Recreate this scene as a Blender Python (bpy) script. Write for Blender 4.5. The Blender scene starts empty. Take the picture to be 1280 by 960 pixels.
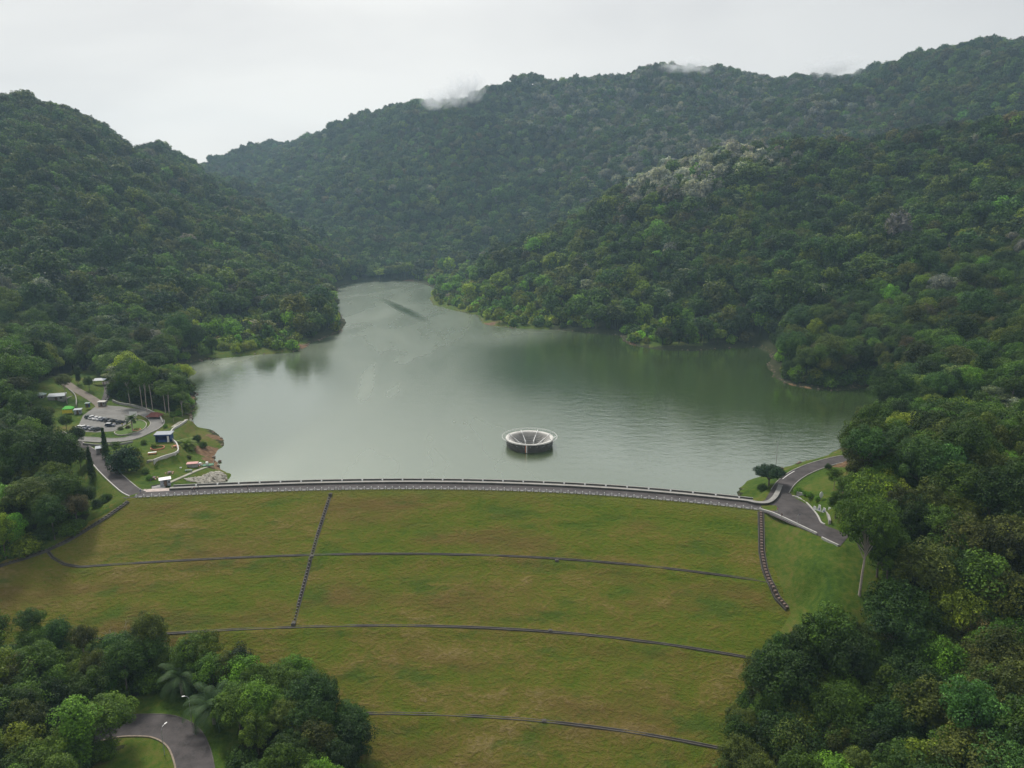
import bpy, bmesh, math, random
import numpy as np
from mathutils import Vector, Matrix
from mathutils.geometry import tessellate_polygon
R = math.radians
sc = bpy.context.scene
COL = sc.collection
rnd = random.Random(7)
ORD = 'first second third fourth fifth sixth seventh eighth ninth tenth eleventh twelfth thirteenth fourteenth'.split()

# ------------------------------------------------------------------ camera, light, exposure
F = 880.0; PITCH = R(13.4); H = 105.0          # focal length in photo pixels, downward pitch, height above the lake
cam_d = bpy.data.cameras.new('camera'); cam = bpy.data.objects.new('camera', cam_d); COL.objects.link(cam)
cam.location = (0, 0, H); cam.rotation_euler = (math.pi/2-PITCH, 0, 0)
cam_d.sensor_width = 36; cam_d.lens = F/1280*36; cam_d.clip_start = 0.5; cam_d.clip_end = 30000
sc.camera = cam
sc.view_settings.view_transform = 'Standard'; sc.view_settings.look = 'None'
sc.view_settings.exposure = 0.6; sc.view_settings.gamma = 1
SUN_EL, SUN_AZ = R(52), R(-35)                  # azimuth from +Y towards +X

def nn(nt, t, **kw):
    n = nt.nodes.new(t)
    for k, v in kw.items():
        if k.startswith('i_'):
            key = k[2:]; n.inputs[int(key) if key.isdigit() else key.replace('_', ' ')].default_value = v
        else: setattr(n, k, v)
    return n
def ramp(nt, fac, stops, interp='LINEAR'):
    n = nt.nodes.new('ShaderNodeValToRGB'); cr = n.color_ramp; cr.interpolation = interp
    while len(cr.elements) < len(stops): cr.elements.new(0.5)
    for e, (p, c) in zip(cr.elements, stops):
        e.position = p; e.color = tuple(c)+(1,) if len(c) == 3 else c
    nt.links.new(fac, n.inputs[0]); return n.outputs[0]
def math_n(nt, op, a, b=None, c=None, clamp=False):
    n = nt.nodes.new('ShaderNodeMath'); n.operation = op; n.use_clamp = clamp
    for i, v in enumerate((a, b, c)):
        if v is None: continue
        if isinstance(v, (int, float)): n.inputs[i].default_value = v
        else: nt.links.new(v, n.inputs[i])
    return n.outputs[0]
def mix(nt, fac, a, b, blend='MIX'):
    n = nt.nodes.new('ShaderNodeMix'); n.data_type = 'RGBA'; n.blend_type = blend
    for s, v in ((n.inputs[0], fac), (n.inputs[6], a), (n.inputs[7], b)):
        if isinstance(v, (int, float)): s.default_value = v
        elif isinstance(v, (tuple, list)): s.default_value = tuple(v)+((1,) if len(v) == 3 else ())
        else: nt.links.new(v, s)
    return n.outputs[2]
def noise(nt, vec, scale, detail=4, rough=0.55, dist=0.0):
    n = nn(nt, 'ShaderNodeTexNoise'); n.inputs['Scale'].default_value = scale; n.inputs['Detail'].default_value = detail
    n.inputs['Roughness'].default_value = rough; n.inputs['Distortion'].default_value = dist
    if vec is not None: nt.links.new(vec, n.inputs['Vector'])
    return n.outputs[0]
def mapping(nt, vec, loc=(0,0,0), rot=(0,0,0), scale=(1,1,1), kind='POINT'):
    n = nn(nt, 'ShaderNodeMapping', vector_type=kind)
    n.inputs[1].default_value = loc; n.inputs[2].default_value = rot; n.inputs[3].default_value = scale
    nt.links.new(vec, n.inputs[0]); return n.outputs[0]

world = bpy.data.worlds.new('World'); sc.world = world; world.use_nodes = True
nt = world.node_tree; nt.nodes.clear()
sky = nn(nt, 'ShaderNodeTexSky', sky_type='NISHITA', sun_disc=False)
sky.sun_elevation = SUN_EL; sky.sun_rotation = SUN_AZ; sky.air_density = 1.5; sky.dust_density = 4
tc = nn(nt, 'ShaderNodeTexCoord')
sep = nn(nt, 'ShaderNodeSeparateXYZ'); nt.links.new(tc.outputs['Generated'], sep.inputs[0])
grad = ramp(nt, sep.outputs['Z'], [(0.0, (5.7, 5.65, 5.55)), (0.10, (5.4, 5.35, 5.3)), (0.24, (4.95, 4.92, 4.9)), (0.40, (6.6, 6.55, 6.45)), (1.0, (7.2, 7.15, 7.05))])
cl = noise(nt, mapping(nt, tc.outputs['Generated'], scale=(1, 1, 3.2)), 1.6, 6, 0.5, 0.3)
clr = ramp(nt, cl, [(0.34, (0.72, 0.74, 0.79)), (0.48, (0.95, 0.95, 0.96)), (0.66, (1.10, 1.10, 1.09))])
cloud = mix(nt, 1.0, grad, clr, 'MULTIPLY')
# the overcast is thinnest over the valley gap, ahead and a little to the left
dotn = nn(nt, 'ShaderNodeVectorMath', operation='DOT_PRODUCT'); nt.links.new(tc.outputs['Generated'], dotn.inputs[0])
dotn.inputs[1].default_value = Vector((-0.25, 1, 0.12)).normalized()
gl = ramp(nt, dotn.outputs['Value'], [(0.55, (0.86, 0.86, 0.87)), (0.80, (0.95, 0.95, 0.95)), (1.0, (1.12, 1.11, 1.09))])
cloud = mix(nt, 1.0, cloud, gl, 'MULTIPLY')
skyc = mix(nt, 0.94, sky.outputs[0], cloud)
bg = nn(nt, 'ShaderNodeBackground'); bg.inputs[1].default_value = 0.1
nt.links.new(skyc, bg.inputs[0]); wo = nn(nt, 'ShaderNodeOutputWorld'); nt.links.new(bg.outputs[0], wo.inputs[0])

sd_ = bpy.data.lights.new('sun', 'SUN'); sun = bpy.data.objects.new('sun', sd_); COL.objects.link(sun)
sd_.energy = 2.4; sd_.angle = R(11); sd_.color = (1, 0.95, 0.86)
sdir = Vector((math.sin(SUN_AZ)*math.cos(SUN_EL), math.cos(SUN_AZ)*math.cos(SUN_EL), math.sin(SUN_EL)))
sun.rotation_euler = sdir.to_track_quat('Z', 'Y').to_euler()

cy = sc.cycles
cy.max_bounces = 6; cy.diffuse_bounces = 3; cy.glossy_bounces = 2; cy.transmission_bounces = 3; cy.transparent_max_bounces = 4
cy.volume_bounces = 1; cy.use_denoising = True; cy.use_adaptive_sampling = False; cy.sample_clamp_indirect = 4
try: cy.denoising_input_passes = 'RGB_ALBEDO_NORMAL'; cy.denoising_prefilter = 'ACCURATE'
except Exception: pass

# ------------------------------------------------------------------ from photo pixels to places in the valley
def ray(px, py):
    a = (px-640)/F; b = (480-py)/F
    return np.array([a, math.cos(PITCH)+b*math.sin(PITCH), -math.sin(PITCH)+b*math.cos(PITCH)])
def W(px, py, z):
    r = ray(px, py); t = (z-H)/r[2]; return np.array([r[0]*t, r[1]*t, z])
def D(px, py, Y, dz=None):
    dz = (-18 if Y < 850 else -27) if dz is None else dz
    r = ray(px, py); t = Y/r[1]; return np.array([r[0]*t, Y, H+r[2]*t+dz])
def project(x, y, z):
    dz = z-H; c, s = math.cos(PITCH), math.sin(PITCH)
    fwd = y*c-dz*s; up = y*s+dz*c
    return 640+F*x/fwd, 480-F*up/fwd, fwd

# ------------------------------------------------------------------ noise and geometry in numpy
class VN:
    def __init__(s, seed): s.t = np.random.RandomState(seed).rand(256, 256)
    def __call__(s, x, y):
        xi = np.floor(x).astype(int); yi = np.floor(y).astype(int); fx = x-xi; fy = y-yi
        fx = fx*fx*(3-2*fx); fy = fy*fy*(3-2*fy); t = s.t
        a = t[xi & 255, yi & 255]; b = t[(xi+1) & 255, yi & 255]; c = t[xi & 255, (yi+1) & 255]; d = t[(xi+1) & 255, (yi+1) & 255]
        return (a*(1-fx)+b*fx)*(1-fy)+(c*(1-fx)+d*fx)*fy
def fbm(n, x, y, o=4, g=0.5):
    r = 0; a = 1; s = 0
    for i in range(o): r = r+a*n(x*2**i+i*17.3, y*2**i+i*9.1); s += a; a *= g
    return r/s
N1, N2, N3 = VN(1), VN(2), VN(3)
def sstep(a, b, x): t = np.clip((x-a)/(b-a), 0, 1); return t*t*(3-2*t)
def poly_dist(X, Y, P, closed=True, zs=None):
    P = np.asarray(P, float)[:, :2]; n = len(P); best = np.full(X.shape, 1e12); bz = np.zeros(X.shape)
    for i in range(n if closed else n-1):
        a = P[i]; b = P[(i+1) % n]; d = b-a; L = d@d+1e-9
        t = np.clip(((X-a[0])*d[0]+(Y-a[1])*d[1])/L, 0, 1)
        q = (X-a[0]-t*d[0])**2+(Y-a[1]-t*d[1])**2
        m = q < best; best = np.where(m, q, best)
        if zs is not None: bz = np.where(m, zs[i]+(zs[(i+1) % n]-zs[i])*t, bz)
    return (np.sqrt(best), bz) if zs is not None else np.sqrt(best)
def inside(X, Y, P):
    P = np.asarray(P, float)[:, :2]; n = len(P); c = np.zeros(X.shape, bool)
    for i in range(n):
        x0, y0 = P[i]; x1, y1 = P[i-1]
        if y0 == y1: continue
        c ^= ((y0 > Y) != (y1 > Y)) & (X < (x1-x0)*(Y-y0)/(y1-y0)+x0)
    return c
def sdist(X, Y, P):
    d = poly_dist(X, Y, P); return np.where(inside(X, Y, P), -d, d)
def smooth_line(P, n=4, closed=False):
    P = np.asarray(P, float); out = []; N = len(P)
    for i in range(N if closed else N-1):
        p0 = P[(i-1) % N] if closed or i > 0 else P[0]; p1 = P[i]; p2 = P[(i+1) % N]
        p3 = P[(i+2) % N] if closed or i < N-2 else P[-1]
        for k in range(n):
            t = k/n
            out.append(0.5*((2*p1)+(-p0+p2)*t+(2*p0-5*p1+4*p2-p3)*t*t+(-p0+3*p1-3*p2+p3)*t**3))
    if not closed: out.append(P[-1])
    return np.array(out)

# ------------------------------------------------------------------ the dam
ZC = 5.5; SL = 1/2.2; UPS = 1/2.9
CQ = np.array([-1.71314e-06, -1.224518e-03, -8.756995e-02, 245.7248]); DQ = np.polyder(CQ)
XL, XR = -139.0, 88.0
def crest_d(X, Y): return (np.polyval(CQ, X)-Y)/np.hypot(1, np.polyval(DQ, X))     # metres downstream of the crest's lower edge
def crest_pt(x, off=0.0):                                                          # point at arc position x, off metres upstream
    s = np.polyval(DQ, x); n = np.array([-s, 1])/math.hypot(1, s); return np.array([x, np.polyval(CQ, x)])+n*off
CREST_W = 8.2
BERM = [(12.8+11.45*k)/SL for k in range(4)]                                       # distances of the berms down the face
def dam_z(d):
    z = np.where(d > 0, ZC-SL*d, ZC)
    z = np.where(d < -CREST_W, ZC-(-CREST_W-d)*UPS, z)
    for b in BERM: z = z+0.55*np.exp(-((d-b-1.0)/1.6)**2)
    return z
def S(px, py):                                                                     # a pixel on the dam face
    lo, hi = 5.5, -90
    for _ in range(50):
        m = (lo+hi)/2; w = W(px, py, m)
        if ZC-SL*crest_d(w[0], w[1]) < m: lo = m
        else: hi = m
    return w
DAMZONE = [S(*p)[:2] for p in [(163, 625), (110, 657), (60, 687), (0, 706), (-90, 727), (-90, 800), (0, 806), (150, 822), (300, 842), (400, 876), (450, 950), (470, 1060), (880, 1060), (900, 960), (925, 860), (965, 810), (985, 762), (968, 730), (955, 700), (950, 665), (950, 640)]]
DAMZONE += [crest_pt(86, 9), crest_pt(80, 9), crest_pt(79, 34)]+[crest_pt(x, 34) for x in np.linspace(60, -90, 8)]+[crest_pt(-106, 34), crest_pt(-108, 9), crest_pt(-135, 9)]
DAMZONE = np.array(DAMZONE)

# ------------------------------------------------------------------ shoreline, roads, terraces
shore = [W(x, y, 0) for x, y in [(262, 611), (272, 604), (284, 600), (283, 594), (272, 588), (270, 579), (262, 572), (266, 563), (273, 557), (272, 547), (262, 539), (246, 536),
  (238, 524), (240, 507), (243, 492), (232, 480), (216, 464), (232, 455), (265, 448), (300, 445), (335, 442), (368, 440), (388, 431), (376, 433), (400, 424), (424, 416), (430, 405),
  (422, 388), (414, 372), (424, 358), (445, 353), (475, 352), (510, 351), (530, 354), (545, 361), (538, 372), (543, 381), (570, 388), (598, 394), (606, 405), (640, 410), (690, 412),
  (740, 416), (776, 419), (786, 430), (820, 436), (868, 438), (905, 435), (945, 433), (966, 441), (962, 458), (970, 473), (988, 481), (1020, 486), (1050, 488), (1080, 484), (1110, 492), (1105, 510),
  (1075, 530), (1058, 548), (1054, 564), (1040, 571), (1005, 579), (985, 584), (965, 592), (940, 602), (930, 612), (922, 624)]]
shore = [s[:2] for s in shore]
LAKE = np.array(shore+[crest_pt(x, CREST_W+ZC/UPS) for x in (84, 60, 30, 0, -30, -60, -90, -104)])
def PL(*pts): return smooth_line([W(*p) for p in pts], 4)
LZ = 8.0
SPILL = W(662, 547, 3.9)[:2]
road_left = PL((172, 617.5, 5.6), (163, 613, 5.65), (152, 604, 5.8), (141, 594, 6.1), (132, 585, 6.5), (124, 576, 7.0), (112, 566, 7.5), (98, 557, 7.9), (84, 549, LZ), (70, 541, LZ))
road_loop = PL((60, 545, LZ), (80, 547.5, LZ), (105, 549, LZ), (130, 550.5, LZ), (150, 550, LZ), (166, 547, LZ), (180, 541, LZ), (192, 535, LZ), (197, 528, LZ), (191, 521, LZ), (178, 515.5, LZ), (165, 512.5, LZ), (150, 511, LZ))
road_up = PL((128, 510, LZ), (123, 504, LZ+.1), (116, 499, 8.6), (106, 493, 9.6), (95, 487, 10.8), (84, 480, 12.2), (74, 472, 14))
lane_bikes = PL((126, 508, LZ), (131, 500, LZ+.1), (134, 492, 8.4), (134.5, 484, 9.0), (131, 477, 9.5))
road_right = PL((968, 626, 5.5), (975, 614, 5.5), (983, 603, 5.55), (996, 593, 5.7), (1014, 584.5, 5.9), (1034, 578, 6.2), (1056, 573, 6.5), (1085, 569, 7))
road_low = PL((120, 915, -24), (150, 908, -24), (175, 906, -24), (205, 908, -24), (228, 920, -24), (240, 942, -24), (246, 975, -24), (250, 1030, -24), (252, 1100, -24.2))
LOT = [W(x, y, LZ)[:2] for x, y in [(98, 532), (104, 519), (118, 509), (130, 506.5), (152, 508), (178, 514), (170, 521), (160, 529), (142, 539), (120, 540.5), (96, 539)]]
YARD = [W(x, y, ZC)[:2] for x, y in [(935, 633.5), (955, 640), (1000, 660), (1033, 674), (1050, 683), (1062, 669), (1045, 662), (1030, 656), (1024, 645), (1013, 633), (993, 622), (984, 612), (968, 612), (962, 622), (950, 628)]]
TERR = [W(x, y, LZ)[:2] for x, y in [(50, 552), (60, 515), (85, 505), (110, 505), (140, 500), (175, 506), (205, 516), (236, 526), (222, 535), (217, 548), (222, 566), (195, 575), (160, 566), (120, 563)]]
WALL_L = PL((192, 577, LZ), (205, 572, LZ), (222, 566, LZ), (221, 556, LZ), (216, 551, LZ), (213, 545, LZ), (216, 538, LZ), (224, 533, LZ), (233, 527, LZ))

ctrl = [W(*p) for p in [(60, 500, 11), (75, 493, 12), (50, 490, 13), (90, 470, 15), (150, 500, 8), (180, 505, 8), (200, 510, 7), (222, 516, 5), (245, 560, 4.2), (232, 580, 4.3), (212, 591, 4.6), (192, 597, 4.9),
  (175, 608, 5.3), (262, 582, 2.6), (240, 600, 3.4), (255, 598, 2.6), (250, 608, 2.2), (150, 590, 6), (120, 600, 3), (100, 600, 3), (80, 590, 4), (60, 570, 7), (140, 622, 3.5), (100, 640, -1), (60, 650, -1), (20, 660, -1), (0, 620, 5), (30, 600, 6),
  (20, 540, 10), (0, 560, 10), (-60, 560, 14), (0, 690, -3.5), (-80, 640, 8), (955, 608, 4.3), (945, 618, 3.6), (1020, 600, 8), (1040, 590, 8.5), (1045, 610, 11), (1030, 625, 8.2), (1040, 640, 8.5), (1060, 650, 9),
  (980, 850, -24), (1100, 620, 14), (1150, 600, 20), (1100, 700, 2), (1100, 560, 9), (1080, 550, 6),
  (1280, 640, 20), (1180, 680, 8), (1280, 760, 0), (1150, 780, -8), (1100, 850, -18), (1280, 900, -12), (1000, 950, -32), (1150, 960, -24), (1400, 800, 2), (1400, 600, 24),
  (150, 860, -24), (60, 850, -24), (0, 850, -23), (250, 880, -24), (330, 900, -25), (200, 930, -24), (100, 960, -24), (300, 980, -26), (430, 980, -30), (420, 1060, -38), (0, 960, -23), (-100, 900, -20), (-100, 760, -12), (600, 1100, -42), (850, 1100, -40), (600, 1600, -44), (100, 1600, -40), (1100, 1500, -35), (-400, 1200, -10), (1700, 1200, 10)]]
YW = [W(949, 637.5, ZC), W(985, 651, ZC), W(1021, 668, ZC), W(1062, 690, ZC)]
def pdist1(p, L):
    best = 1e9
    for a, b in zip(L[:-1], L[1:]):
        d = (b-a)[:2]; t = min(1, max(0, ((p[:2]-a[:2])@d)/(d@d))); best = min(best, np.linalg.norm(p[:2]-a[:2]-t*d))
    return best
def SW(px, py):
    lo, hi = 5.5, -60
    for _ in range(40):
        m = (lo+hi)/2; w = W(px, py, m)
        if ZC-0.43*pdist1(w, YW) < m: lo = m
        else: hi = m
    return w
ctrl += [SW(*p) for p in [(975, 670), (1000, 680), (985, 700), (1030, 700), (1060, 720), (1074, 745), (1020, 750), (990, 770), (1000, 790), (1040, 780), (980, 730), (1055, 700), (1100, 760)]]
ctrl += [D(*p) for p in [(0, 400, 500), (0, 300, 650), (0, 200, 780), (0, 127, 900), (-150, 300, 620), (-200, 100, 900), (60, 150, 960), (100, 160, 1040), (150, 175, 1150), (190, 192, 1270), (225, 211, 1400), (100, 350, 620), (100, 250, 800), (200, 400, 575), (200, 300, 800), (200, 250, 1000),
  (100, 430, 500), (160, 460, 440), (200, 470, 425), (350, 400, 630), (300, 350, 760), (350, 345, 830), (390, 370, 760), (350, 300, 1000), (345, 268, 1150), (300, 240, 1270), (400, 330, 1000), (408, 345, 960), (260, 222, 1450),
  (250, 205, 2300), (300, 192, 2200), (350, 182, 2150), (400, 167, 2050), (450, 152, 1950), (490, 133, 1900), (520, 122, 1900), (560, 120, 1900), (600, 111, 1900), (650, 108, 1900), (700, 110, 1900), (740, 102, 1900), (780, 93, 1880), (830, 87, 1850), (870, 85, 1820), (910, 92, 1800), (930, 98, 1800), (960, 94, 1780), (1000, 87, 1750), (1040, 86, 1720), (1080, 92, 1650), (1130, 82, 1600), (1180, 72, 1550), (1220, 62, 1480), (1260, 53, 1430), (1290, 50, 1400), (1450, 60, 1300),
  (450, 330, 1250), (450, 250, 1500), (450, 200, 1700), (520, 320, 1260), (350, 240, 1750), (300, 225, 1950), (560, 180, 1650), (640, 300, 1300), (640, 250, 1450), (640, 200, 1600), (640, 150, 1760), (760, 220, 1400), (760, 160, 1650), (860, 180, 1450), (900, 150, 1550), (960, 175, 1350), (1050, 150, 1300), (1100, 130, 1400), (1180, 130, 1280), (1280, 120, 1150),
  (545, 352, 960), (580, 338, 940), (620, 318, 930), (650, 292, 930), (700, 272, 940), (740, 248, 950), (780, 228, 960), (820, 208, 960), (860, 198, 960), (930, 191, 940), (1000, 188, 920), (1050, 182, 900), (1100, 178, 880), (1200, 163, 830), (1280, 153, 800), (1450, 120, 750),
  (1280, 220, 690), (1280, 300, 560), (1280, 380, 450), (1280, 442, 345), (1200, 455, 340), (1130, 480, 335), (1090, 500, 325), (1450, 380, 330), (1280, 520, 280), (1200, 540, 285), (1150, 380, 500), (1100, 400, 480), (1050, 420, 470), (1020, 430, 455), (1000, 400, 550), (1000, 300, 690), (1100, 300, 620), (900, 300, 730), (900, 380, 620), (900, 250, 830), (800, 300, 790), (800, 350, 710), (800, 390, 650), (700, 350, 780), (700, 300, 880), (640, 370, 740), (600, 370, 820), (850, 410, 610), (1200, 300, 600), (1150, 230, 760)]]
ctrl += [np.array(p, float) for p in [(-420, 1500, 60), (-100, 2600, 250), (900, 2500, 300), (-1500, 2400, 200), (2200, 2000, 300), (-1400, 1200, 260), (1700, 900, 300), (500, 1150, 105), (300, 1180, 80), (120, 1120, 30), (750, 1080, 140), (-900, 700, 150), (1200, 300, 140), (-800, 200, 90), (700, 0, 40), (-500, -100, 0), (0, -300, -45), (-1000, -700, 60), (1000, -700, 60)]]
ctrl = np.array(ctrl)
MQ = 22.0
def _k(dx, dy): return -np.sqrt(dx*dx+dy*dy+MQ*MQ)
n_ = len(ctrl); A = np.zeros((n_+1, n_+1))
A[:n_, :n_] = _k(ctrl[:, None, 0]-ctrl[None, :, 0], ctrl[:, None, 1]-ctrl[None, :, 1])+np.eye(n_)*3.0
A[:n_, n_] = 1; A[n_, :n_] = 1
sol = np.linalg.solve(A, np.append(ctrl[:, 2], 0))
STAMPS = [(road_left, 6.0), (road_loop, 6.5), (road_up, 5.5), (lane_bikes, 5.0), (road_right, 6.6), (road_low, 8.6)]
def hfun(X, Y):
    X = np.asarray(X, float); Y = np.asarray(Y, float); sh = X.shape; X = X.ravel(); Y = Y.ravel()
    h = np.full(X.shape, sol[-1])
    for i in range(n_): h += sol[i]*_k(X-ctrl[i, 0], Y-ctrl[i, 1])
    h = np.clip(h, -50, 460)
    # gullies and spurs on the hills
    g = fbm(N1, X/150, Y/150, 3); g2 = 1-np.abs(2*fbm(N2, X/230+5, Y/230, 3)-1)
    far = sstep(380, 800, np.hypot(X, Y))
    h += far*sstep(15, 120, h)*((g-0.5)*52+(g2-0.75)*78*sstep(500, 1300, np.hypot(X, Y)))
    h += (fbm(N3, X/30, Y/30, 3)-0.5)*sstep(250, 500, np.hypot(X, Y))*5
    # lake
    s = sdist(X, Y, LAKE)+1.2+(fbm(N1, X/14, Y/14, 3)-0.5)*5.0*sstep(0, 6, np.abs(crest_d(X, Y)+20))
    land = sstep(0, 24, s)
    hl = (1-land)*(0.34*np.clip(s, 0, 24))+land*np.maximum(h, 1.0+0.03*s)
    hl = np.minimum(hl, np.maximum(h, 0.34*s))
    near_lake = s < 60
    h = np.where(s > 0, np.where(near_lake, hl, h), -0.22*np.minimum(-s, 60)-0.05)
    h = np.where(np.hypot(X-SPILL[0], Y-SPILL[1]) < 15, np.minimum(h, -17), h)
    # flat ground: terrace, car park, yard, roads
    for P, z, fall in ((TERR, LZ-0.05, 4.0), (LOT, LZ-0.05, 5.0), (YARD, ZC-0.1, 3.5)):
        m = (np.abs(X-np.mean([p[0] for p in P])) < 120) & (np.abs(Y-np.mean([p[1] for p in P])) < 120)
        if m.any():
            q = sdist(X[m], Y[m], P); w = 1-sstep(0.8, fall, q); h[m] = h[m]*(1-w)+z*w
    for L, wd in STAMPS:
        m = (X > L[:, 0].min()-30) & (X < L[:, 0].max()+30) & (Y > L[:, 1].min()-30) & (Y < L[:, 1].max()+30)
        if m.any():
            q, z = poly_dist(X[m], Y[m], L, False, L[:, 2]); w = 1-sstep(wd/2+0.8, wd/2+5.5, q); h[m] = h[m]*(1-w)+(z-0.12)*w
    # dam
    m = (X > -260) & (X < 140) & (Y > 40) & (Y < 300)
    if m.any():
        x, y = X[m], Y[m]; q = sdist(x, y, DAMZONE); dz = dam_z(crest_d(x, y)); hh = h[m]
        outside = (crest_d(x, y) > -CREST_W+1) & (q < 14) & (q > 0)
        hh = np.where(q <= 0, np.minimum(hh, dz-1.4), hh)
        k_ = sstep(1.5, 12, q); hh = np.where(outside, (dz+0.12)*(1-k_)+hh*k_, hh)
        h[m] = hh
    return h.reshape(sh)
def h1(x, y): return float(hfun(np.array([x]), np.array([y]))[0])
def in_dam(x, y): return bool(inside(np.array([x]), np.array([y]), DAMZONE)[0])
def G(px, py):                                                                     # where a pixel's ray meets the ground
    r = ray(px, py); ts = np.linspace(90, 900, 1600)
    P = r[None]*ts[:, None]; z = hfun(P[:, 0], P[:, 1]); d = crest_d(P[:, 0], P[:, 1])
    z = np.where(inside(P[:, 0], P[:, 1], DAMZONE), np.maximum(z, dam_z(d)), z)
    k = np.argmax(P[:, 2]+H <= z); return Vector((P[k, 0], P[k, 1], z[k]))

# ------------------------------------------------------------------ object helpers
def tag(o, label=None, cat=None, group=None, kind=None):
    for k, v in (('label', label), ('category', cat), ('group', group), ('kind', kind)):
        if v: o[k] = v
    return o
def empty(name, loc=(0, 0, 0), rz=0, parent=None):
    o = bpy.data.objects.new(name, None); COL.objects.link(o); o.location = loc; o.rotation_euler = (0, 0, rz); o.parent = parent; o.empty_display_size = 0.3; return o
def np_mesh(name, V, FA, mat=None, smooth=False, attrs=None):
    me = bpy.data.meshes.new(name); V = np.asarray(V, np.float32); FA = np.asarray(FA, np.int32); k = FA.shape[1]
    me.vertices.add(len(V)); me.vertices.foreach_set('co', V.ravel())
    me.loops.add(FA.size); me.loops.foreach_set('vertex_index', FA.ravel())
    me.polygons.add(len(FA)); me.polygons.foreach_set('loop_start', np.arange(0, FA.size, k, dtype=np.int32)); me.polygons.foreach_set('loop_total', np.full(len(FA), k, np.int32))
    if smooth: me.polygons.foreach_set('use_smooth', np.ones(len(FA), bool))
    for an, (ty, arr) in (attrs or {}).items():
        a = me.attributes.new(an, ty, 'POINT'); a.data.foreach_set('value' if ty == 'FLOAT' else 'vector', np.asarray(arr, np.float32).ravel())
    if mat: me.materials.append(mat)
    me.update(calc_edges=True); return me
def link(name, me, parent=None, loc=None, rz=None):
    o = bpy.data.objects.new(name, me); COL.objects.link(o); o.parent = parent
    if loc is not None: o.location = loc
    if rz is not None: o.rotation_euler = (0, 0, rz)
    return o
class MB:
    def __init__(s): s.v = []; s.f = []; s.m = []; s.mi = 0
    def add(s, vs, fs): b = len(s.v); s.v += [tuple(v) for v in vs]; s.f += [tuple(b+i for i in f) for f in fs]; s.m += [s.mi]*len(fs); return s
    def box(s, c, size, rz=0, taper=(1, 1), tilt=0):
        cx, cy_, cz = c; a, b, h = size[0]/2, size[1]/2, size[2]/2; vs = []
        for z, (tx, ty) in ((-h, (1, 1)), (h, taper)):
            for x, y in ((-a, -b), (a, -b), (a, b), (-a, b)):
                x_, y_ = x*tx, y*ty; zz = z+tilt*y_
                vs.append((cx+x_*math.cos(rz)-y_*math.sin(rz), cy_+x_*math.sin(rz)+y_*math.cos(rz), cz+zz))
        return s.add(vs, [(3, 2, 1, 0), (4, 5, 6, 7), (0, 1, 5, 4), (1, 2, 6, 5), (2, 3, 7, 6), (3, 0, 4, 7)])
    def tube(s, pts, radii, n=6, cap=True):
        pts = [Vector(p) for p in pts]; radii = radii if hasattr(radii, '__len__') else [radii]*len(pts); vs = []; fs = []
        for i, p in enumerate(pts):
            t = (pts[min(i+1, len(pts)-1)]-pts[max(i-1, 0)]).normalized()
            a = t.cross(Vector((0, 0, 1)) if abs(t.z) < 0.9 else Vector((1, 0, 0))).normalized(); b = t.cross(a)
            for k in range(n): an = 2*math.pi*k/n; vs.append(p+(a*math.cos(an)+b*math.sin(an))*radii[i])
        for i in range(len(pts)-1):
            for k in range(n): fs.append((i*n+k, i*n+(k+1) % n, (i+1)*n+(k+1) % n, (i+1)*n+k))
        if cap: fs.append(tuple(range(n))[::-1]); fs.append(tuple((len(pts)-1)*n+k for k in range(n)))
        return s.add(vs, fs)
    def lathe(s, prof, n=24, c=(0, 0, 0), a0=0, a1=2*math.pi):
        full = abs(a1-a0-2*math.pi) < 1e-6; m = n if full else n+1; vs = []; fs = []
        for r, z in prof:
            for k in range(m): a = a0+(a1-a0)*k/n; vs.append((c[0]+r*math.cos(a), c[1]+r*math.sin(a), c[2]+z))
        for i in range(len(prof)-1):
            for k in range(n): fs.append((i*m+k, i*m+(k+1) % m, (i+1)*m+(k+1) % m, (i+1)*m+k))
        return s.add(vs, fs)
    def prism(s, prof, y0, y1, sc1=1.0):
        n = len(prof); vs = [(x, y0, z) for x, z in prof]+[(x, y1, z) for x, z in prof]
        fs = [tuple(range(n)), tuple(range(2*n-1, n-1, -1))]+[(i, i+n, (i+1) % n+n, (i+1) % n) for i in range(n)]
        return s.add(vs, fs)
    def build(s, name, mat, parent=None, loc=None, rz=None, smooth=False, bevel=0):
        me = bpy.data.meshes.new(name); me.from_pydata(s.v, [], s.f)
        for m_ in (mat if isinstance(mat, (list, tuple)) else [mat]): me.materials.append(m_)
        me.polygons.foreach_set('material_index', s.m)
        if smooth: me.polygons.foreach_set('use_smooth', [True]*len(me.polygons))
        me.update(); o = link(name, me, parent, loc, rz)
        if bevel: b = o.modifiers.new('bevel', 'BEVEL'); b.width = bevel; b.segments = 2
        return o
def ribbon(L, w, dz=0.0, off=0.0, zfix=None):                                      # a strip along a centre line: verts, faces
    L = np.asarray(L, float); n = len(L); V = []
    for i in range(n):
        t = L[min(i+1, n-1)][:2]-L[max(i-1, 0)][:2]; t = t/(np.linalg.norm(t)+1e-9); nv = np.array([-t[1], t[0]])
        z = (L[i][2] if zfix is None else zfix)+dz
        for sgn in (-1, 1): p = L[i][:2]+nv*(off+sgn*w/2); V.append((p[0], p[1], z))
    return V, [(2*i, 2*i+2, 2*i+3, 2*i+1) for i in range(n-1)]
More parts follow.
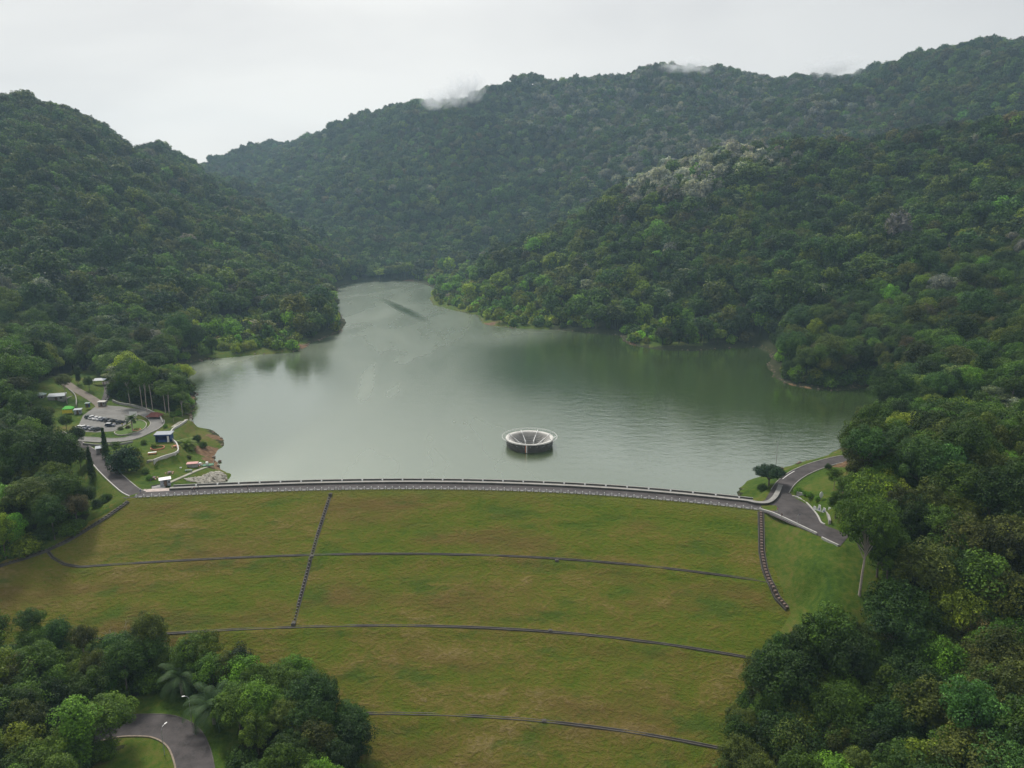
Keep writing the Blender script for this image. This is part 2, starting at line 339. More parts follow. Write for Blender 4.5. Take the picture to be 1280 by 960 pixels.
def wall_along(mb, L, w, h, off=0.0, base=0.0):
    L = np.asarray(L, float); n = len(L); V = []; Fc = []
    for i in range(n):
        t = L[min(i+1, n-1)][:2]-L[max(i-1, 0)][:2]; t = t/(np.linalg.norm(t)+1e-9); nv = np.array([-t[1], t[0]])
        for sgn, z in ((-1, base), (-1, h), (1, h), (1, base)): p = L[i][:2]+nv*(off+sgn*w/2); V.append((p[0], p[1], L[i][2]+z))
    for i in range(n-1):
        a = 4*i; b = a+4
        Fc += [(a, b, b+1, a+1), (a+1, b+1, b+2, a+2), (a+2, b+2, b+3, a+3)]
    Fc += [(0, 1, 2, 3), (4*n-1, 4*n-2, 4*n-3, 4*n-4)]
    mb.add(V, Fc)
def polysheet(name, P, z, mat, **kw):
    tris = tessellate_polygon([[Vector((p[0], p[1], 0)) for p in P]])
    vs = [(p[0], p[1], z if not hasattr(z, '__call__') else z(p[0], p[1])) for p in P]
    fs = []
    for t in tris:
        a, b, c = [Vector(vs[i]) for i in t]
        fs.append(tuple(t) if (b-a).cross(c-a).z > 0 else tuple(t[::-1]))
    return MB().add(vs, fs).build(name, mat, **kw)
def copy_tree(o, parent=None):
    c = o.copy(); COL.objects.link(c); c.parent = parent
    for ch in list(o.children): copy_tree(ch, c)
    return c

# ------------------------------------------------------------------ materials
def new_mat(name):
    m = bpy.data.materials.new(name); m.use_nodes = True; nt = m.node_tree; nt.nodes.clear()
    o = nn(nt, 'ShaderNodeOutputMaterial'); p = nn(nt, 'ShaderNodeBsdfPrincipled'); nt.links.new(p.outputs[0], o.inputs[0]); return m, nt, p, o
def bump(nt, p, h, strength=0.4, dist=0.1):
    b = nn(nt, 'ShaderNodeBump'); b.inputs['Strength'].default_value = strength; b.inputs['Distance'].default_value = dist
    nt.links.new(h, b.inputs['Height']); nt.links.new(b.outputs[0], p.inputs['Normal'])
def plain(name, col, rough=0.7, metal=0.0, var=0.25, scale=1.5, spec=0.3, bstr=0.15):
    m, nt, p, o = new_mat(name); t = nn(nt, 'ShaderNodeTexCoord')
    g = noise(nt, t.outputs['Object'], scale, 5); g2 = noise(nt, t.outputs['Object'], scale*9, 4)
    f = math_n(nt, 'ADD', math_n(nt, 'MULTIPLY', g, 0.7), math_n(nt, 'MULTIPLY', g2, 0.3))
    c = ramp(nt, f, [(0.3, [x*(1-var) for x in col]), (0.5, col), (0.72, [min(1, x*(1+var*0.8)) for x in col])])
    nt.links.new(c, p.inputs['Base Color']); p.inputs['Roughness'].default_value = rough; p.inputs['Metallic'].default_value = metal
    p.inputs['Specular IOR Level'].default_value = spec
    if bstr: bump(nt, p, g2, bstr, 0.05)
    return m
M = {}
M['concrete'] = plain('concrete', (0.30, 0.29, 0.27), var=0.4, scale=0.6)
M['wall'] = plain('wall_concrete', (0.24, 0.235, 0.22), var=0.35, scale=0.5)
M['dark_conc'] = plain('stained_shaded_concrete', (0.06, 0.058, 0.052), var=0.5, scale=0.8)  # algae-dark spillway wall; on the crest walls the dark stands for shade
M['drain'] = plain('drain_concrete', (0.075, 0.068, 0.06), var=0.55, scale=0.4)
M['dark_floor'] = plain('drain_dark_floor', (0.022, 0.019, 0.015), var=0.5)  # near-black floor of the drain channels
M['steps'] = plain('weathered_steps', (0.17, 0.12, 0.10), var=0.4)
M['white'] = plain('white_paint', (0.72, 0.72, 0.70), rough=0.5, var=0.12)
M['offwhite'] = plain('worn_white_paint', (0.42, 0.41, 0.385), rough=0.6, var=0.25)
M['rim'] = plain('weathered_rim', (0.5, 0.49, 0.46), var=0.4, scale=0.5)
M['asphalt'] = plain('asphalt', (0.060, 0.053, 0.053), rough=0.85, var=0.6, scale=0.25)
M['asphalt_pale'] = plain('worn_asphalt', (0.17, 0.165, 0.155), rough=0.9, var=0.3, scale=0.2)
M['dirt_road'] = plain('dusty_road', (0.17, 0.145, 0.12), rough=0.9, var=0.3, scale=0.2)
M['paving'] = plain('paving', (0.27, 0.26, 0.24), rough=0.9, var=0.25, scale=0.4)
M['path'] = plain('concrete_path', (0.30, 0.29, 0.24), rough=0.9, var=0.3, scale=0.5)
M['riprap'] = plain('pink_granite', (0.40, 0.33, 0.30), var=0.4, scale=0.5)
M['rock'] = plain('pale_rock', (0.33, 0.31, 0.26), var=0.45, scale=0.7)
M['metal'] = plain('galvanised', (0.45, 0.46, 0.47), rough=0.4, metal=0.6, var=0.1, bstr=0)
M['roof_grey'] = plain('grey_sheet_roof', (0.24, 0.27, 0.30), rough=0.5, var=0.25)
M['roof_pale'] = plain('pale_sheet_roof', (0.27, 0.30, 0.33), rough=0.5, var=0.2)
M['roof_teal'] = plain('teal_roof', (0.16, 0.22, 0.21), rough=0.6)
M['roof_red'] = plain('red_brown_roof', (0.16, 0.055, 0.045), rough=0.8, var=0.4, scale=3)
M['blue'] = plain('blue_paint', (0.03, 0.07, 0.20), rough=0.5)
M['green_tent'] = plain('lime_canvas', (0.08, 0.42, 0.05), rough=0.7, var=0.15)
M['yellow'] = plain('yellow_canvas', (0.60, 0.50, 0.04), rough=0.7, var=0.15)
M['terracotta'] = plain('terracotta', (0.42, 0.17, 0.10), rough=0.8)
M['purple'] = plain('plum_paint', (0.13, 0.07, 0.10), rough=0.6)
M['pink'] = plain('faded_pink', (0.50, 0.27, 0.25), rough=0.7)
M['wood'] = plain('old_wood', (0.12, 0.08, 0.055), rough=0.8)
M['glass'] = plain('dark_glass', (0.02, 0.024, 0.03), rough=0.12, var=0.1, spec=0.6, bstr=0)
M['tyre'] = plain('rubber', (0.02, 0.02, 0.02), rough=0.9, bstr=0)
M['lamp'] = plain('lamp_lens', (0.6, 0.6, 0.58), rough=0.2, bstr=0)
M['bark'] = plain('bark', (0.13, 0.11, 0.09), rough=0.9, var=0.5, scale=2)
M['bark_pale'] = plain('pale_bark', (0.34, 0.29, 0.25), rough=0.9, var=0.35, scale=1)
M['skin'] = plain('skin', (0.35, 0.2, 0.14), rough=0.6, var=0.05, bstr=0)
M['cloth_dark'] = plain('dark_cloth', (0.03, 0.03, 0.04), rough=0.9, bstr=0)
M['cloth_white'] = plain('white_cloth', (0.62, 0.6, 0.58), rough=0.9, bstr=0)
M['cloth_pink'] = plain('pink_cloth', (0.5, 0.25, 0.24), rough=0.9, bstr=0)
M['hair'] = plain('black_hair', (0.015, 0.012, 0.01), rough=0.6, bstr=0)

def foliage(name, lo=0.55, hi=1.5, fixed=None):
    m, nt, p, o = new_mat(name)
    if fixed is None:
        a = nn(nt, 'ShaderNodeAttribute', attribute_type='INSTANCER', attribute_name='tint'); tint = a.outputs['Color']
    else:
        a = nn(nt, 'ShaderNodeRGB'); a.outputs[0].default_value = tuple(fixed)+(1,); tint = a.outputs[0]
    l = nn(nt, 'ShaderNodeAttribute', attribute_type='GEOMETRY', attribute_name='lv')
    k = ramp(nt, l.outputs['Fac'], [(0.0, (0.36, 0.42, 0.42)), (0.5, (0.95, 0.98, 0.9)), (0.8, (1.45, 1.4, 1.1)), (1.0, (2.1, 1.95, 1.3))])
    c = mix(nt, 1.0, tint, k, 'MULTIPLY')
    nt.links.new(c, p.inputs['Base Color']); p.inputs['Roughness'].default_value = 0.6; p.inputs['Specular IOR Level'].default_value = 0.18
    tr = nn(nt, 'ShaderNodeBsdfTranslucent'); nt.links.new(mix(nt, 1.0, c, (1.3, 1.5, 0.6), 'MULTIPLY'), tr.inputs[0])
    ms = nn(nt, 'ShaderNodeMixShader'); ms.inputs[0].default_value = 0.22
    nt.links.new(p.outputs[0], ms.inputs[1]); nt.links.new(tr.outputs[0], ms.inputs[2]); nt.links.new(ms.outputs[0], o.inputs[0]); return m
M['leaf'] = foliage('foliage')

# ground
m, nt, p, o = new_mat('ground'); t = nn(nt, 'ShaderNodeTexCoord'); g = t.outputs['Object']
n1 = noise(nt, g, 0.045, 6, 0.6); n2 = noise(nt, g, 0.6, 5, 0.6); n3 = noise(nt, g, 3.0, 3)
nm = math_n(nt, 'ADD', math_n(nt, 'MULTIPLY', n1, 0.55), math_n(nt, 'MULTIPLY', n2, 0.45))
lawn = ramp(nt, nm, [(0.36, (0.026, 0.058, 0.008)), (0.47, (0.050, 0.088, 0.010)), (0.56, (0.082, 0.100, 0.017)), (0.66, (0.115, 0.092, 0.032))])
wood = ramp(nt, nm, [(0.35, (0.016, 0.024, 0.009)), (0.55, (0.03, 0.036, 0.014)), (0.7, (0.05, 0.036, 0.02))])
soil = ramp(nt, n2, [(0.35, (0.10, 0.062, 0.036)), (0.55, (0.155, 0.095, 0.055)), (0.7, (0.23, 0.16, 0.10))])
al = nn(nt, 'ShaderNodeAttribute', attribute_name='lawn'); as_ = nn(nt, 'ShaderNodeAttribute', attribute_name='soil')
def sharpen(v, n_, lo=0.42, hi=0.58):
    q = math_n(nt, 'ADD', v, math_n(nt, 'MULTIPLY', math_n(nt, 'SUBTRACT', n_, 0.5), 0.9))
    mr = nn(nt, 'ShaderNodeMapRange'); mr.inputs[1].default_value = lo; mr.inputs[2].default_value = hi; nt.links.new(q, mr.inputs[0]); return mr.outputs[0]
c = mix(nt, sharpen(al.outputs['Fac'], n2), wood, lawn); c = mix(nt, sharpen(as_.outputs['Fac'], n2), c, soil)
nt.links.new(c, p.inputs['Base Color']); p.inputs['Roughness'].default_value = 0.95; p.inputs['Specular IOR Level'].default_value = 0.1
bump(nt, p, math_n(nt, 'ADD', n2, n3), 0.6, 0.4); M['ground'] = m

# dam grass; UV-less: attributes u (along), v (down the face)
m, nt, p, o = new_mat('dam_grass'); at = nn(nt, 'ShaderNodeAttribute', attribute_name='uvm'); g = at.outputs['Vector']
st = mapping(nt, g, scale=(0.35, 1, 1))
a1 = noise(nt, st, 0.035, 5, 0.62, 0.6); a2 = noise(nt, mapping(nt, g, loc=(31, 7, 0), scale=(0.5, 1, 1)), 0.16, 6, 0.68, 0.4); a3 = noise(nt, mapping(nt, g, scale=(0.6, 1, 1)), 1.1, 5, 0.7)
a4 = noise(nt, mapping(nt, g, loc=(5, 90, 0), scale=(0.25, 1, 1)), 0.07, 4, 0.6)
sp = nn(nt, 'ShaderNodeSeparateXYZ'); nt.links.new(g, sp.inputs[0])
down = nn(nt, 'ShaderNodeMapRange'); down.inputs[1].default_value = 0; down.inputs[2].default_value = 70; nt.links.new(sp.outputs['Y'], down.inputs[0])
f = math_n(nt, 'ADD', math_n(nt, 'MULTIPLY', a1, 0.36), math_n(nt, 'ADD', math_n(nt, 'MULTIPLY', a2, 0.34), math_n(nt, 'MULTIPLY', a3, 0.30)))
f = math_n(nt, 'ADD', f, math_n(nt, 'MULTIPLY', down.outputs[0], 0.045))
base = ramp(nt, f, [(0.40, (0.055, 0.108, 0.009)), (0.46, (0.098, 0.140, 0.012)), (0.52, (0.128, 0.138, 0.018)), (0.57, (0.165, 0.140, 0.030)), (0.64, (0.24, 0.185, 0.075))])
red = ramp(nt, a4, [(0.50, (0, 0, 0)), (0.66, (1, 1, 1))]); base = mix(nt, math_n(nt, 'MULTIPLY', red, 0.65), base, (0.145, 0.093, 0.032))
grn = ramp(nt, noise(nt, mapping(nt, g, loc=(77, 20, 0), scale=(0.4, 1, 1)), 0.11, 5, 0.65), [(0.54, (0, 0, 0)), (0.66, (1, 1, 1))]); base = mix(nt, math_n(nt, 'MULTIPLY', grn, 0.75), base, (0.060, 0.112, 0.014))
top = ramp(nt, math_n(nt, 'ADD', sp.outputs['Y'], math_n(nt, 'MULTIPLY', a2, 4.0)), [(0.0, (1, 1, 1)), (1.0, (1, 1, 1))])
tr_ = nn(nt, 'ShaderNodeMapRange'); tr_.inputs[1].default_value = 7.5; tr_.inputs[2].default_value = 2.5; nt.links.new(math_n(nt, 'ADD', sp.outputs['Y'], math_n(nt, 'MULTIPLY', a2, 5.0)), tr_.inputs[0])
base = mix(nt, math_n(nt, 'MULTIPLY', tr_.outputs[0], 0.7), base, (0.14, 0.15, 0.03))
nt.links.new(base, p.inputs['Base Color']); p.inputs['Roughness'].default_value = 0.95; p.inputs['Specular IOR Level'].default_value = 0.1
bump(nt, p, math_n(nt, 'ADD', math_n(nt, 'MULTIPLY', a2, 1.6), a3), 1.0, 1.6); M['dam_grass'] = m

# water
m, nt, p, o = new_mat('water'); t = nn(nt, 'ShaderNodeTexCoord'); g = t.outputs['Object']
def spot(px, py, rx, ry, rot=0.0):                                                 # soft elliptical mask on the lake
    w = W(px, py, 0); v = mapping(nt, g, loc=(w[0], w[1], 0), rot=(0, 0, rot), scale=(rx, ry, 1), kind='TEXTURE')
    s_ = nn(nt, 'ShaderNodeVectorMath', operation='LENGTH'); nt.links.new(v, s_.inputs[0])
    mr = nn(nt, 'ShaderNodeMapRange', interpolation_type='SMOOTHSTEP'); mr.inputs[1].default_value = 0.1; mr.inputs[2].default_value = 1.0; mr.inputs[3].default_value = 1.0; mr.inputs[4].default_value = 0.0; nt.links.new(s_.outputs['Value'], mr.inputs[0]); return mr.outputs[0]
wn = noise(nt, mapping(nt, g, scale=(1, 0.35, 1)), 0.012, 4, 0.6, 0.5)
calm = math_n(nt, 'MULTIPLY', math_n(nt, 'ADD', spot(268, 515, 75, 190), math_n(nt, 'ADD', spot(890, 462, 215, 215, 0.5), spot(970, 555, 140, 100))), 2.2, clamp=True)
fine = noise(nt, mapping(nt, g, scale=(1, 1.6, 1)), 0.55, 3, 0.6); mid = noise(nt, mapping(nt, g, scale=(0.8, 1.3, 1)), 0.16, 3, 0.55)
a_, b_ = W(470, 371, 0), W(535, 405, 0)
streak = math_n(nt, 'MULTIPLY', spot((470+535)/2, 386, 11, 135, math.atan2(b_[1]-a_[1], b_[0]-a_[0])-math.pi/2), math_n(nt, 'MULTIPLY', noise(nt, mapping(nt, g, scale=(1, 1, 1)), 0.09, 4, 0.7), 1.6))
rough = math_n(nt, 'ADD', 0.17, math_n(nt, 'MULTIPLY', wn, 0.20))
rough = math_n(nt, 'SUBTRACT', rough, math_n(nt, 'MULTIPLY', math_n(nt, 'SUBTRACT', rough, math_n(nt, 'MULTIPLY', wn, 0.09)), calm)); rough = math_n(nt, 'SUBTRACT', rough, math_n(nt, 'MULTIPLY', streak, 0.15))
pale = math_n(nt, 'MULTIPLY', spot(458, 478, 8, 75, 0.12), math_n(nt, 'MULTIPLY', noise(nt, mapping(nt, g, scale=(1, .4, 1)), 0.12, 4, 0.7), 1.2))
rough = math_n(nt, 'MAXIMUM', math_n(nt, 'ADD', rough, math_n(nt, 'MULTIPLY', pale, 0.07)), 0.05)
nt.links.new(rough, p.inputs['Roughness'])
nt.links.new(mix(nt, wn, (0.030, 0.052, 0.012), (0.040, 0.062, 0.018)), p.inputs['Base Color'])
p.inputs['IOR'].default_value = 1.8
bump(nt, p, math_n(nt, 'ADD', fine, math_n(nt, 'MULTIPLY', mid, 1.5)), 0.10, 0.5)
gs = nn(nt, 'ShaderNodeBsdfGlossy'); gs.inputs[0].default_value = (0.90, 0.96, 0.88, 1); nt.links.new(rough, gs.inputs['Roughness']); nt.links.new(p.inputs['Normal'].links[0].from_socket, gs.inputs['Normal'])
ms = nn(nt, 'ShaderNodeMixShader'); ms.inputs[0].default_value = 0.23; nt.links.new(p.outputs[0], ms.inputs[1]); nt.links.new(gs.outputs[0], ms.inputs[2]); nt.links.new(ms.outputs[0], o.inputs[0]); M['water'] = m

# ------------------------------------------------------------------ the ground sheet
def axis(a, b, step, far_lo, far_hi, cap=11.0, mid=2200):
    out = list(np.arange(a, b+step/2, step))
    for sgn, end in ((1, far_hi), (-1, far_lo)):
        v = b if sgn > 0 else a; st = step
        while (v < end) if sgn > 0 else (v > end):
            st = min(st*1.05, cap) if abs(v) < mid else st*1.12
            v += sgn*st; out.append(v)
    return np.array(sorted(out))
gx = axis(-300, 240, 2.0, -9000, 9000); gy = axis(100, 440, 2.0, -1500, 12000)
GX, GY = np.meshgrid(gx, gy); GZ = hfun(GX, GY)
edge = sstep(2300, 5000, np.hypot(GX, GY)); GZ = GZ*(1-edge)+60*edge
nx, ny = len(gx), len(gy); idx = np.arange(nx*ny).reshape(ny, nx)
FA = np.stack([idx[:-1, :-1], idx[:-1, 1:], idx[1:, 1:], idx[1:, :-1]], -1).reshape(-1, 4)
PXg, PYg, FWg = project(GX, GY, GZ)
CLR_L = [(40, 482), (75, 468), (112, 462), (138, 476), (143, 500), (178, 508), (208, 514), (243, 521), (262, 540), (280, 560), (296, 598), (285, 612), (170, 632), (135, 642), (100, 640), (62, 604), (75, 562), (38, 548), (-200, 545), (-200, 520), (40, 520)]
CLR_R = [(925, 640), (928, 605), (958, 576), (1050, 562), (1072, 585), (1066, 630), (1078, 668), (1098, 700), (1112, 755), (1112, 825), (1045, 832), (1000, 825), (925, 850), (900, 960), (890, 700)]
CLR_B = [(128, 900), (150, 878), (200, 860), (250, 866), (300, 868), (300, 935), (285, 1300), (40, 1300), (110, 960), (150, 935)]
def cleared(px, py, x, y):
    c = (inside(px, py, CLR_L) | inside(px, py, CLR_R)) & (y < 470) & (y > 100)
    return c | (inside(px, py, CLR_B) & (y < 200))
lawn_a = np.where((inside(PXg, PYg, CLR_L) | inside(PXg, PYg, CLR_R) | inside(PXg, PYg, CLR_B)) & (GY < 470) & (GY > 60), 1.0, 0.0)
lawn_a = np.where((sdist(GX, GY, DAMZONE) < 3) & (sdist(GX, GY, LAKE) > 4), 1.0, lawn_a)
sl = sdist(GX, GY, LAKE)
soil_a = np.zeros(GX.shape)
for x, y, r_ in [(268, 575, 6), (271, 583, 6), (270, 548, 5), (262, 566, 8), (380, 433, 9), (240, 497, 4), (612, 405, 8), (985, 481, 5), (1005, 485, 5), (510, 351, 12), (1000, 604, 4), (1052, 606, 7), (1045, 575, 4), (790, 430, 6)]:
    w = W(x, y, 0.5); soil_a = np.maximum(soil_a, 1-sstep(r_*0.4, r_*1.3, np.hypot(GX-w[0], GY-w[1])))
soil_a = np.maximum(soil_a, np.where((np.abs(sl) < 3) & (GY > 300), 0.38, 0))
for x, y, r_ in [(300, 425, 60), (345, 425, 40), (590, 378, 60), (640, 395, 60), (825, 415, 42), (860, 420, 30)]:
    lawn_a = np.where((np.hypot(PXg-x, (PYg-y)*2.2) < r_) & (GY > 450) & (FWg > 0), 0.8, lawn_a)
g_me = np_mesh('ground', np.stack([GX, GY, GZ], -1).reshape(-1, 3), FA, M['ground'], True, {'lawn': ('FLOAT', lawn_a), 'soil': ('FLOAT', soil_a)})
tag(link('ground', g_me), kind='structure')

# ------------------------------------------------------------------ water with a hole for the spillway shaft
wx = np.arange(LAKE[:, 0].min()-4, LAKE[:, 0].max()+6, 2.0); wy = np.arange(LAKE[:, 1].min()-4, LAKE[:, 1].max()+8, 2.5)
WX, WY = np.meshgrid(wx, wy); wid = np.arange(WX.size).reshape(WX.shape); wf = np.stack([wid[:-1, :-1], wid[:-1, 1:], wid[1:, 1:], wid[1:, :-1]], -1).reshape(-1, 4)
mx = ((WX[:-1, :-1]+WX[1:, 1:])/2).ravel(); my = ((WY[:-1, :-1]+WY[1:, 1:])/2).ravel()
wf = wf[(sdist(mx, my, LAKE) < 3.5) & (np.hypot(mx-SPILL[0], my-SPILL[1]) > 8.7)]
u_, inv = np.unique(wf, return_inverse=True)
tag(link('lake_water', np_mesh('lake_water', np.stack([WX.ravel()[u_], WY.ravel()[u_], 0*u_], 1), inv.reshape(-1, 4), M['water'], True)), kind='structure')

# ------------------------------------------------------------------ dam
us = np.arange(-260, 130, 1.5); dv = np.arange(-33, 112, 0.8)
UU, VV = np.meshgrid(us, dv); sl_ = np.polyval(DQ, UU); q_ = np.hypot(1, sl_)
DX = UU+sl_/q_*VV*1.0; DY = np.polyval(CQ, UU)-VV/q_
cd = crest_d(DX, DY); DZ = dam_z(cd)+(fbm(N1, DX/9, DY/5, 4)-0.5)*0.55*sstep(0.5, 3, cd)
DZ = np.where((cd <= 0.2) & (cd > -CREST_W), ZC-0.02, DZ)
did = np.arange(DX.size).reshape(DX.shape); dF = np.stack([did[:-1, :-1], did[1:, :-1], did[1:, 1:], did[:-1, 1:]], -1).reshape(-1, 4)
cxm = (DX[:-1, :-1]+DX[1:, 1:])/2; cym = (DY[:-1, :-1]+DY[1:, 1:])/2; keep = (sdist(cxm, cym, DAMZONE) < 2.6).ravel(); cdm = crest_d(cxm, cym).ravel()
dam = empty('embankment_dam', (crest_pt(-20)[0], crest_pt(-20)[1], ZC))
tag(dam, 'long grassy earth dam holding back the lake, crossed by thin stepped concrete drains', 'dam')
def dam_part(name, sel, mat):
    f = dF[keep & sel]; u_, inv = np.unique(f, return_inverse=True); V = np.stack([DX.ravel()[u_], DY.ravel()[u_], DZ.ravel()[u_]], -1)-np.array(dam.location)
    uv = np.stack([UU.ravel()[u_], cd.ravel()[u_], 0*u_], -1)
    return link(name, np_mesh(name, V, inv.reshape(-1, 4), mat, True, {'uvm': ('FLOAT_VECTOR', uv)}), dam)
dam_part('grass_face', cdm > -0.3, M['dam_grass'])
dam_part('upstream_face', cdm <= -0.3, M['riprap'])
def off(pts): return [(p[0]-dam.location.x, p[1]-dam.location.y, p[2]-dam.location.z) for p in pts]
def dam_line(P, step=3.0):
    P = np.array([list(p[:2]) for p in P]); out = []
    for a, b in zip(P[:-1], P[1:]):
        n = max(1, int(np.linalg.norm(b-a)/step))
        for k in range(n): out.append(a+(b-a)*k/n)
    out.append(P[-1]); out = np.array(out); z = dam_z(crest_d(out[:, 0], out[:, 1])); return np.column_stack([out, z])
def channel(name, L, w, parent_loc, side=0.22, depth=0.5, floor=None, up=0.22, floor_z=0.07):
    o = empty(name, (0, 0, 0), parent=dam); L = L-np.array(parent_loc)
    a = MB(); wall_along(a, L, side, up, w/2, -0.8); wall_along(a, L, side, up*0.9, -w/2, -0.8); a.build('side_wall', M['drain'], o)
    V, Fc = ribbon(L, w, floor_z); MB().add(V, Fc).build('channel_floor', floor or M['dark_floor'], o); return o
dl = np.array(dam.location)
# berm drains: contour lines
for k, (x0, x1) in enumerate([(-150, 105), (-205, 105), (-120, 105), (-60, 100)]):
    pts = []
    for x in np.arange(x0, x1, 2.5):
        p_ = crest_pt(x, -(BERM[k]-0.6)); pts.append((p_[0], p_[1]))
    pts = np.array(pts); ok = sdist(pts[:, 0], pts[:, 1], DAMZONE) < 0.5; pts = pts[ok & (pts[:, 0] < 84) & ((pts[:, 0] > -142) | (k > 0))]
    L = np.column_stack([pts, dam_z(crest_d(pts[:, 0], pts[:, 1]))]); channel('berm_drain', L, 0.75, dl)
# stepped drains down the face
def stepped(name, P, w, nstep_mat=M['steps'], lift=-0.05):
    L = dam_line(P, 1.0); L[:, 2] += lift; o = channel(name, L, w, dl, 0.22, 0.6, M['dark_floor'], 0.18); LL = L-dl
    a = MB()
    for i in range(0, len(LL)-1, 1):
        t = LL[i+1]-LL[i]; an = math.atan2(t[1], t[0]); a.box(((LL[i][0]+LL[i+1][0])/2, (LL[i][1]+LL[i+1][1])/2, LL[i][2]-0.18), (0.62, w*0.42, 0.9), an)
    so = a.build('drain_step', nstep_mat, o); so['kind'] = 'stuff'
stepped('cross_drain', [S(413, 618.5), S(407, 637), S(398, 665), (S(389, 697)), S(378, 738), S(367, 780)], 1.05, M['drain'])
GR = [S(951, 640.5), S(951.5, 665), S(952, 690), S(956, 712), S(963, 731), S(972, 748), S(985, 762)]
stepped('groin_drain', GR, 1.9, lift=0.25)
GL = [S(160, 627), S(135, 645), S(110, 661), S(82, 677), S(60, 687), S(30, 698), S(0, 707), S(-50, 720)]
stepped('groin_drain', GL, 1.4, M['drain'], lift=0.1)
L = dam_line([S(58, 687), S(66, 697), S(80, 705), S(100, 709.2), S(112, 709)], 2); channel('berm_drain', L, 0.75, dl)
for pc in (S(413, 619), S(390, 697), S(367, 781), S(696, 702), S(688, 790), S(680, 903)):
    bx = MB(); q = np.array(pc)-dl; bx.box((0, 0, 0.35), (1.2, 1.1, 0.7)); bx.box((0, 0, 0.76), (0.8, 0.7, 0.12)); bx.build('inspection_box', M['drain'], dam, loc=tuple(q))
# big loose stones along the upstream waterline
def rock_blob(mb, c, r, rr):
    n = 6; vs = []; 
    for lat in (-0.5, 0.45):
        for k in range(5): a = 2*math.pi*k/5+lat; q = rr.uniform(0.7, 1.15); vs.append((c[0]+r*q*math.cos(a)*0.9, c[1]+r*q*math.sin(a)*0.8, c[2]+r*lat*rr.uniform(0.7, 1.2)))
    vs.append((c[0], c[1], c[2]+r*0.85)); fs = []
    for k in range(5): fs += [(k, (k+1) % 5, 5+(k+1) % 5, 5+k), (5+k, 5+(k+1) % 5, 10)]
    mb.add(vs, fs)
rr = random.Random(3); mb = MB()
for i in range(1500):
    x = rr.uniform(-106, 80); d = rr.uniform(CREST_W+0.5, CREST_W+17); p_ = crest_pt(x, d); z = ZC-(d-CREST_W)*UPS
    rock_blob(mb, (p_[0]-dl[0], p_[1]-dl[1], z-dl[2]+0.1), rr.uniform(0.25, 0.6), rr)
o = mb.build('riprap_stone', M['riprap'], dam); o['kind'] = 'stuff'

# crest: road, kerb, raised walk, parapet, post fence
def crest_line(x0, x1, off_, z=ZC, step=3.0):
    xs = np.linspace(x0, x1, max(2, int((x1-x0)/step))); return np.array([list(crest_pt(x, off_))+[z] for x in xs])
V, Fc = ribbon(crest_line(-141, 90, 2.75), 5.1, 0.05); tag(MB().add(V, Fc).build('crest_road', M['asphalt']), kind='structure')
cw = MB(); wall_along(cw, crest_line(-127, 84, 6.45), 1.75, 0.8, base=-0.3); CWK = cw.build('crest_walkway', M['dark_conc']); tag(CWK, kind='structure')  # shade on the riser is put into its dark colour
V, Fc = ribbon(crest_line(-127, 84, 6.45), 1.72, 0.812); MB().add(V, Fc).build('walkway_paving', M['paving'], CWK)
pw = MB(); wall_along(pw, crest_line(-126, 84, 7.55), 0.36, 1.35, base=-0.6); PW = pw.build('parapet_wall', M['dark_conc'])  # shaded inner face painted dark all over, lighter coping on top
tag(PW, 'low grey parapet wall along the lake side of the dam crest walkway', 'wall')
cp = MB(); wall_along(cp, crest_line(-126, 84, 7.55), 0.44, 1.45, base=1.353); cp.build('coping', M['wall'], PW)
CF = empty('crest_fence', (crest_pt(-20)[0], crest_pt(-20)[1], ZC)); tag(CF, 'white posts and thin rails along the grass side of the dam crest road', 'fence')
cfl = np.array(CF.location)
a = MB(); a.box((0, 0, 0.55), (0.19, 0.19, 1.1)).box((0, 0, 1.13), (0.25, 0.25, 0.07)); po = a.build('post', M['white'], CF); pme = po.data
bb = MB(); bb.box((0, 0, 0.16), (1.1, 0.34, 0.32)); kb = bb.build('kerb_block', M['offwhite'], CF); kme = kb.data
xs = np.arange(-136.5, 86.5, 2.62)
for i, x in enumerate(xs):
    p_ = crest_pt(x, 0.12); an = math.atan(np.polyval(DQ, x))
    q = po if i == 0 else link('post', pme, CF); q.location = (p_[0]-cfl[0], p_[1]-cfl[1], 0); q.rotation_euler = (0, 0, an)
    p_ = crest_pt(x+1.31, 0.12); q = kb if i == 0 else link('kerb_block', kme, CF); q.location = (p_[0]-cfl[0], p_[1]-cfl[1], 0); q.rotation_euler = (0, 0, an)
for hz in (0.45, 0.85):
    L = crest_line(-137, 86, 0.12)-cfl; L[:, 2] = hz; MB().tube([tuple(v) for v in L], 0.035, 4).build('rail', M['metal'], CF)
for i, x in enumerate(np.arange(-118, 82, 7.6)):
    p_ = crest_pt(x, 7.2)
    if i == 0:
        a = MB(); a.box((0, 0, 0.2), (0.5, 0.34, 0.4)); a.box((0, 0, 0.46), (0.62, 0.44, 0.12), taper=(0.7, 0.7)); b0 = a.build('marker_block', M['white']); b = b0
    else: b = b0.copy(); COL.objects.link(b)
    b.location = (p_[0], p_[1], ZC+0.815); tag(b, 'small white block on the crest walkway, %s' % (('%s of 27 from the pump house end' % ORD[i]) if i < 14 else ('%s of 27 from the junction end' % ORD[26-i])), 'marker', 'white blocks along the crest walkway')

